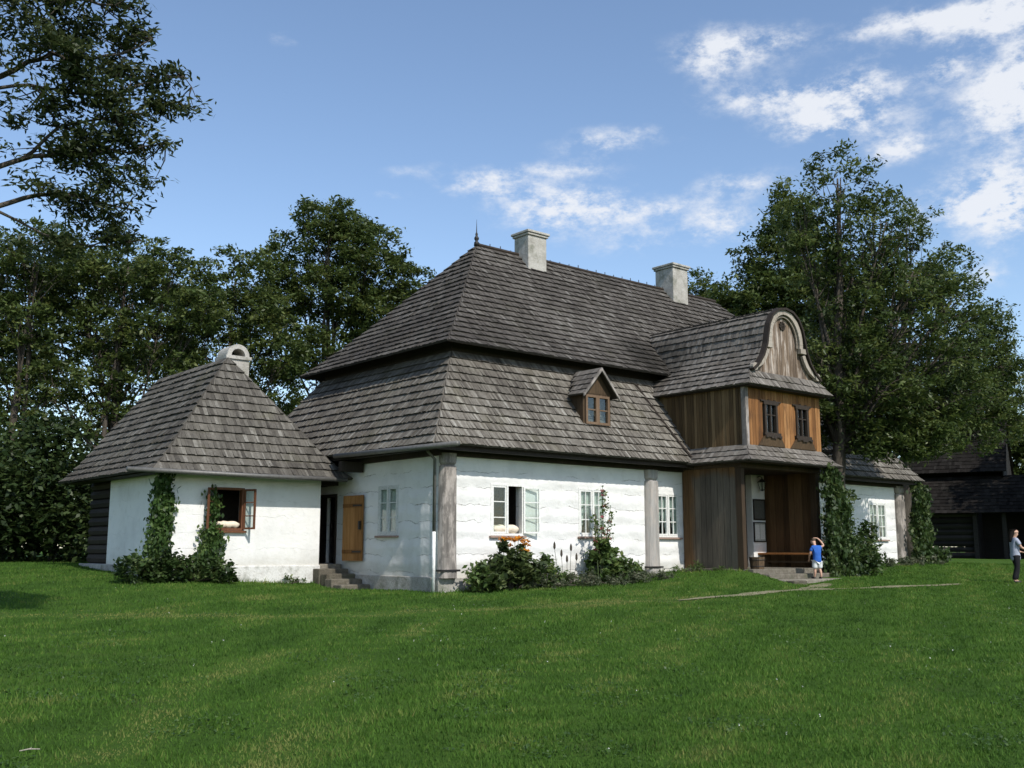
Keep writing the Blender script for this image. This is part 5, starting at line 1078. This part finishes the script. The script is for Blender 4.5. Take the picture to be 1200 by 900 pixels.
bed2 = shrub('bed_planting', 'pale silvery herbs below the right-hand window of the house', 18.6, -1.1, [(-1.0, 0, .1, .6, .2), (.3, 0, .1, .7, .22), (1.8, .1, .1, .8, .22), (3.2, .1, .12, .7, .24)], 'leaf_grey', .055, 2600, seed=78, asp=.4, clump=.14)
tag(bed2, None, 'ground cover', None, 'stuff')
tg = shrub('grass_tuft', 'tuft of tall grass against the porch side boards', 8.9, -.7, [(0, 0, .15, .2, .2), (-.5, .2, .12, .2, .15), (.1, -.8, .12, .18, .15)], 'leaf_garden', .12, 260, 'grass tuft', seed=79, asp=.1)

# ------------------------------------------------------------------ lawn grass (one uncountable mass)
def grass():
    rng = np.random.default_rng(91); N = 600000
    r = 4.5 + (46 - 4.5) * rng.random(N) ** 1.25; th = AL + R(42) * np.sign(rng.uniform(-1, 1, N)) * rng.random(N) ** 1.1
    x = CAM.x + r * np.cos(th); y = CAM.y + r * np.sin(th)
    inside = ((x > -.1) & (x < 22.1) & (y > -.1) & (y < 9.7)) | ((x > -5.2) & (x < 0) & (y > 4.45) & (y < 10.7)) | ((x > 9.1) & (x < 13.1) & (y > -2.6) & (y < 0)) | ((x > 9.25) & (x < 12.7) & (y > -3.62) & (y < -2)) | ((x > -.95) & (x < 0) & (y > 3.5) & (y < 6))
    def dist(pts):
        d = np.full(N, 9.); 
        for (a, b, w0), (c, e_, w1) in zip(pts, pts[1:]):
            vx, vy = c - a, e_ - b; q = np.clip(((x - a) * vx + (y - b) * vy) / (vx * vx + vy * vy), 0, 1); d = np.minimum(d, np.hypot(x - a - q * vx, y - b - q * vy) / (w0 + (w1 - w0) * q)); 
        return d
    dp = np.minimum(dist(PATH), dist(SPUR)); onpath = dp < (.75 + .5 * rng.random(N))
    k = ~inside & ~(onpath & (rng.random(N) < .93)); x, y, r = x[k], y[k], r[k]; n = len(x)
    z = ground(x, y)
    patch = np.sin(x * .9 + 1.3 * np.sin(y * .5)) * np.sin(y * .8 + 1.1 * np.sin(x * .6)) * .5 + .5
    clump = np.sin(x * 5.1 + 2 * np.sin(y * 3.3)) * np.sin(y * 4.7 + 2 * np.sin(x * 3.9)) * .5 + .5
    TR = ([(-4.2, -5.9), (-7.9, -9.2), (-10., -11.3), (-11.7, -13.8), (-12.6, -16)], [(-5.2, -5.2), (-8.9, -8.6), (-11., -10.7), (-12.7, -13.2), (-13.6, -15.4)])
    tr = np.zeros(n)
    for pl in TR:
        d2 = np.full(n, 9.)
        for (a, b), (c, e_) in zip(pl, pl[1:]):
            vx, vy = c - a, e_ - b; q = np.clip(((x - a) * vx + (y - b) * vy) / (vx * vx + vy * vy), 0, 1); d2 = np.minimum(d2, np.hypot(x - a - q * vx, y - b - q * vy))
        tr = np.maximum(tr, np.exp(-(d2 / .3) ** 2))
    tread = .55 * tr + np.exp(-((y - np.interp(x, [-18, -10, -5.6, -.7, 3], [1.5, -.8, -4.7, -5.4, -6])) / .55) ** 2) * (x < 3)
    h = (.022 + .028 * rng.random(n) ** 1.5) * (.6 + .8 * clump) * (1 + .010 * r) * (1 - .6 * np.clip(tread, 0, 1))
    near = np.minimum.reduce([np.hypot(np.maximum(0, np.maximum(-x, x - 9)), y + .15), np.hypot(np.maximum(0, np.maximum(-5.2 - x, x + .9)), y - 4.3), np.hypot(x - 9.0, np.maximum(0, np.maximum(-2.4 - y, y)))])
    h *= 1 + 1.6 * np.exp(-(near / .28) ** 2) * rng.random(n)
    w = (.0035 + .003 * rng.random(n)) * (1 + .055 * r)
    az = rng.uniform(0, 2 * np.pi, n); ln_ = h * rng.uniform(.2, .9, n); la = rng.uniform(0, 2 * np.pi, n)
    bx, by = np.cos(az) * w, np.sin(az) * w
    v = np.stack([np.stack([x - bx, y - by, z - .005], 1), np.stack([x + bx, y + by, z - .005], 1), np.stack([x + np.cos(la) * ln_, y + np.sin(la) * ln_, z + h], 1)], 1).reshape(-1, 3)
    pn = np.zeros(n)
    for f0, am in ((.35, .25), (.8, .35), (1.9, .4), (4.3, .45), (8.5, .4)):
        for q in range(3):
            a_ = rng.uniform(0, 6.28); pn += am * np.sin(f0 * (x * np.cos(a_) + y * np.sin(a_)) + rng.uniform(0, 6.28))
    tint = np.clip(.36 + .15 * pn + .10 * clump + rng.normal(0, .13, n) + .62 * tread, 0, 1)
    o = np_mesh('grass', v, 3, tint, M['grass']); tag(o, 'short mown green grass covering the whole lawn', 'grass', None, 'stuff')
    # patches of low broad-leaved weeds and clover between the blades
    m = 70000; r = 5 + 24 * rng.random(m) ** 1.1; th = AL + rng.uniform(-R(35), R(35), m); x = CAM.x + r * np.cos(th); y = CAM.y + r * np.sin(th)
    q = np.sin(x * 2.1 + 1.7 * np.sin(y * 1.3)) * np.sin(y * 1.9 + 1.6 * np.sin(x * 1.1)) + .35 * np.sin(x * 6 + y * 5) * np.sin(y * 7 - x * 4)
    k = (q > .42) & ((y < -1.3) | (x < -6)) & (rng.random(m) < .8); x, y, r = x[k], y[k], r[k]; c = np.stack([x, y, ground(x, y) + .012 + .022 * rng.random(len(x))], 1)
    o = np_mesh('clover_leaves', leaf_quads(c, .017, .75, 0, rng, .5), 4, np.clip(rng.normal(.5, .2, len(c)), 0, 1), M['leaf_ivy']); tag(o, 'patches of low clover and broad-leaved weeds in the lawn', 'weeds', None, 'stuff')
    # white clover heads scattered in the grass
    m = 130; r = 6 + 26 * rng.random(m) ** .8; th = AL + rng.uniform(-R(34), R(34), m); x = CAM.x + r * np.cos(th); y = CAM.y + r * np.sin(th)
    k = (y < -1) | (x < -5.5); x, y, r = x[k], y[k], r[k]; z = ground(x, y) + .06; c = np.repeat(np.stack([x, y, z], 1), 4, 0) + rng.normal(0, .006, (4 * len(x), 3))
    o = np_mesh('clover_flowers', leaf_quads(c, .0065, .8, 0, rng), 4, rng.random(len(c)), M['paper']); tag(o, 'tiny white clover flowers dotted over the lawn', 'flowers', None, 'stuff')
grass()

# ------------------------------------------------------------------ people
M['skin'] = m_plain('skin', (.50, .30, .21), .55, .4, 0, .08)
M['blue_shirt'] = m_plain('blue_cotton', (.035, .12, .42), .85, .1, 0, .25, 6)
M['white_cotton'] = m_plain('white_cotton', (.70, .71, .70), .85, .1, 0, .12, 6)
M['lilac_shirt'] = m_plain('grey_lilac_cotton', (.33, .35, .42), .85, .1, 0, .2, 6)
M['black_cloth'] = m_plain('black_trouser_cloth', (.012, .012, .014), .8, .2, 0, .2, 6)
M['hair_dark'] = m_plain('dark_hair', (.014, .010, .008), .8, .15, 0, .3, 40)
M['hair_brown'] = m_plain('brown_hair', (.07, .045, .025), .6, .3, 0, .3, 40)
M['shoe'] = m_plain('dark_shoe_leather', (.03, .027, .026), .6, .3)
def skin_mesh(name, verts, edges, mat, parent, sub=2):
    me = bpy.data.meshes.new(name); me.from_pydata([v[:3] for v in verts], edges, []); o = bpy.data.objects.new(name, me); link(o, parent)
    bm = bmesh.new(); bm.from_mesh(me); ly = bm.verts.layers.skin.verify()
    for i, v in enumerate(bm.verts):
        r_ = verts[i][3]; v[ly].radius = (r_, r_ if len(verts[i]) < 5 else verts[i][4]); v[ly].use_root = (i == 0)
    bm.to_mesh(me); bm.free(); me.materials.append(mat)
    m = o.modifiers.new('skin', 'SKIN'); m.use_smooth_shade = True; m = o.modifiers.new('subdivision', 'SUBSURF'); m.levels = sub; m.render_levels = sub
    return o
def chain(verts, edges, start, pts):
    p = start
    for q in pts: verts.append(q); edges.append((p, len(verts) - 1)); p = len(verts) - 1
    return p
def hand(V, E_, wrist, w, d, spread, s=1.0):
    """palm and five fingers growing from the wrist vertex along d"""
    w, d, sp = Vector(w), Vector(d).normalized(), Vector(spread).normalized(); nn = d.cross(sp)
    palm = w + d * .07 * s; V.append((*palm, .026 * s)); E_.append((wrist, len(V) - 1)); pi_ = len(V) - 1
    for k, ln_ in zip((-1.5, -.5, .5, 1.5), (.055, .068, .072, .06)):
        b0 = palm + sp * k * .019 * s + d * .03 * s; m_ = b0 + d * ln_ * .55 * s + nn * .008 * s; e = m_ + d * ln_ * .45 * s + nn * .02 * s
        chain(V, E_, pi_, [(*b0, .009 * s), (*m_, .0085 * s), (*e, .007 * s)])
    b0 = w + d * .035 * s + sp * .034 * s; chain(V, E_, pi_, [(*b0, .011 * s), (*(b0 + d * .035 * s + sp * .012 * s), .009 * s)])
def boy():
    ro = thing('person', 'child in a blue shirt and white shorts with raised arm by the porch steps', 'person', (11.3, -3.3, .215), R(-25)); ro.scale = (.9, .9, .9)
    V = [(0, 0, .64, .095, .08), (0, .01, .78, .09, .075), (0, .04, .93, .105, .08), (0, .08, 1.03, .07, .06), (0, .12, 1.08, .045), (0, .17, 1.15, .075), (0, .2, 1.22, .085), (0, .21, 1.29, .06)]
    E = [(i, i + 1) for i in range(7)]
    for s, kn, an in ((-1, .03, .06), (1, .02, -.03)):
        chain(V, E, 0, [(s * .075, 0, .56, .072), (s * .085, kn, .34, .048), (s * .09, an * .5 - .02, .2, .045), (s * .095, an - .02, .07, .03), (s * .10, an + .03, .035, .03), (s * .105, an + .12, .025, .024)])
    p = chain(V, E, 2, [(.13, .05, 1.0, .05), (.28, .03, 1.06, .04), (.22, .10, 1.2, .032), (.13, .15, 1.3, .024)]); hand(V, E, p, (.13, .15, 1.3), (-1, .25, .1), (.1, .8, .4), .85)
    p = chain(V, E, 2, [(-.13, .05, .99, .05), (-.21, .07, .80, .038), (-.17, .2, .68, .03), (-.13, .27, .62, .022)]); hand(V, E, p, (-.13, .27, .62), (.3, .8, -.4), (.8, -.2, .1), .85)
    # face, turned down and away: nose and ears
    chain(V, E, 6, [(0, .29, 1.18, .016)]); chain(V, E, 6, [(.088, .2, 1.2, .014)]); chain(V, E, 6, [(-.088, .2, 1.2, .014)])
    skin_mesh('body', V, E, M['skin'], ro)
    V = [(0, 0, .49, .15, .13), (0, 0, .60, .148, .125), (0, .01, .78, .14, .12), (0, .04, .93, .145, .115), (0, .09, 1.05, .10, .09)]; E = [(0, 1), (1, 2), (2, 3), (3, 4)]
    chain(V, E, 3, [(.135, .05, 1.0, .07), (.21, .04, 1.03, .062)]); chain(V, E, 3, [(-.135, .05, .99, .07), (-.19, .06, .87, .062)]); skin_mesh('shirt', V, E, M['blue_shirt'], ro)
    V = [(0, 0, .62, .13, .12)]; E = []
    for s in (-1, 1): chain(V, E, 0, [(s * .085, 0, .52, .10), (s * .095, .02, .31, .092)])
    skin_mesh('shorts', V, E, M['white_cotton'], ro)
    V = [(0, .16, 1.19, .082), (0, .19, 1.26, .09), (0, .2, 1.31, .07)]; skin_mesh('hair', V, [(0, 1), (1, 2)], M['hair_brown'], ro)
    for s, an in ((-1, .06), (1, -.03)): skin_mesh('shoe', [(s * .097, an - .04, .035, .04, .035), (s * .1, an + .05, .032, .042, .032), (s * .105, an + .13, .025, .032, .024)], [(0, 1), (1, 2)], M['shoe'], ro)
def woman():
    ro = thing('person', 'dark-haired woman in a grey-lilac top and black trousers at the right edge', 'person', (15.75, -7.05, gz(15.75, -7.05)), 0)
    ro.scale = (.94, .94, .94); f = RT * .97 + FH * -.1; ro.rotation_euler = (0, 0, math.atan2(f.y, f.x) - math.pi / 2)
    V = [(0, 0, .90, .13, .11), (0, -.01, 1.05, .115, .10), (0, .0, 1.22, .13, .1), (0, .0, 1.36, .09, .07), (0, .02, 1.42, .05), (0, .05, 1.49, .07), (0, .05, 1.57, .092), (0, .04, 1.64, .07)]
    E = [(i, i + 1) for i in range(7)]
    for s, ky, ay in ((-1, .08, .0), (1, .0, -.12)):
        chain(V, E, 0, [(s * .09, 0, .82, .10), (s * .09, ky, .47, .065), (s * .09, ay, .09, .042), (s * .095, ay + .05, .04, .036), (s * .10, ay + .15, .03, .026)])
    p = chain(V, E, 2, [(.16, .02, 1.33, .058), (.19, .13, 1.08, .042), (.15, .36, 1.0, .03)]); hand(V, E, p, (.15, .36, 1.0), (0, 1, -.15), (-.9, .1, .3))
    p = chain(V, E, 2, [(-.16, .0, 1.33, .058), (-.2, .02, 1.06, .042), (-.17, .22, .95, .03)]); hand(V, E, p, (-.17, .22, .95), (.1, 1, -.2), (.9, -.1, .3))
    chain(V, E, 6, [(0, .145, 1.55, .018)]); chain(V, E, 5, [(0, .125, 1.49, .016)]); chain(V, E, 6, [(.09, .04, 1.555, .016)]); chain(V, E, 6, [(-.09, .04, 1.555, .016)])
    b = skin_mesh('body', V, E, M['skin'], ro)
    for s in (-1, 1): skin_mesh('eye', [(s * .035, .128, 1.575, .011), (s * .036, .131, 1.576, .009)], [(0, 1)], M['hair_dark'], ro, 1)
    V = [(0, 0, .64, .19, .17), (0, 0, .84, .185, .16), (0, -.01, 1.05, .15, .13), (0, .0, 1.24, .155, .12), (0, .0, 1.37, .105, .08)]; E = [(0, 1), (1, 2), (2, 3), (3, 4)]
    chain(V, E, 3, [(.165, .02, 1.33, .08), (.195, .09, 1.15, .07)]); chain(V, E, 3, [(-.165, 0, 1.33, .08), (-.2, .01, 1.14, .07)]); skin_mesh('top', V, E, M['lilac_shirt'], ro)
    V = [(0, 0, .90, .145, .125)]; E = []
    for s, ky, ay in ((-1, .08, .0), (1, .0, -.12)): chain(V, E, 0, [(s * .095, 0, .8, .115), (s * .095, ky, .47, .085), (s * .095, ay, .08, .075)])
    skin_mesh('trousers', V, E, M['black_cloth'], ro)
    skin_mesh('hair', [(0, .0, 1.56, .095), (0, -.01, 1.64, .088), (0, -.08, 1.50, .085), (0, -.11, 1.36, .08), (0, -.12, 1.24, .05)], [(0, 1), (0, 2), (2, 3), (3, 4)], M['hair_dark'], ro)
    for s, ay in ((-1, .0), (1, -.12)): skin_mesh('shoe', [(s * .095, ay - .03, .04, .045, .04), (s * .1, ay + .08, .035, .046, .035), (s * .1, ay + .17, .028, .035, .025)], [(0, 1), (1, 2)], M['shoe'], ro)
boy(); woman()
# a dry twig lying on the grass near the camera
tw = thing('twig', 'pale broken twig lying on the grass at bottom left', 'twig', (-12.95, -12.6, gz(-12.95, -12.6) + .035))
mb = MB(); mb.tube([(-.12, .05, 0), (0, 0, .02), (.14, -.05, .01)], [.008, .01, .006], 6); mb.tube([(0, 0, .02), (.05, .06, .03)], [.007, .004], 5); mb.build('stick', M['trim'], tw); tw.scale = (.5, .5, .5)
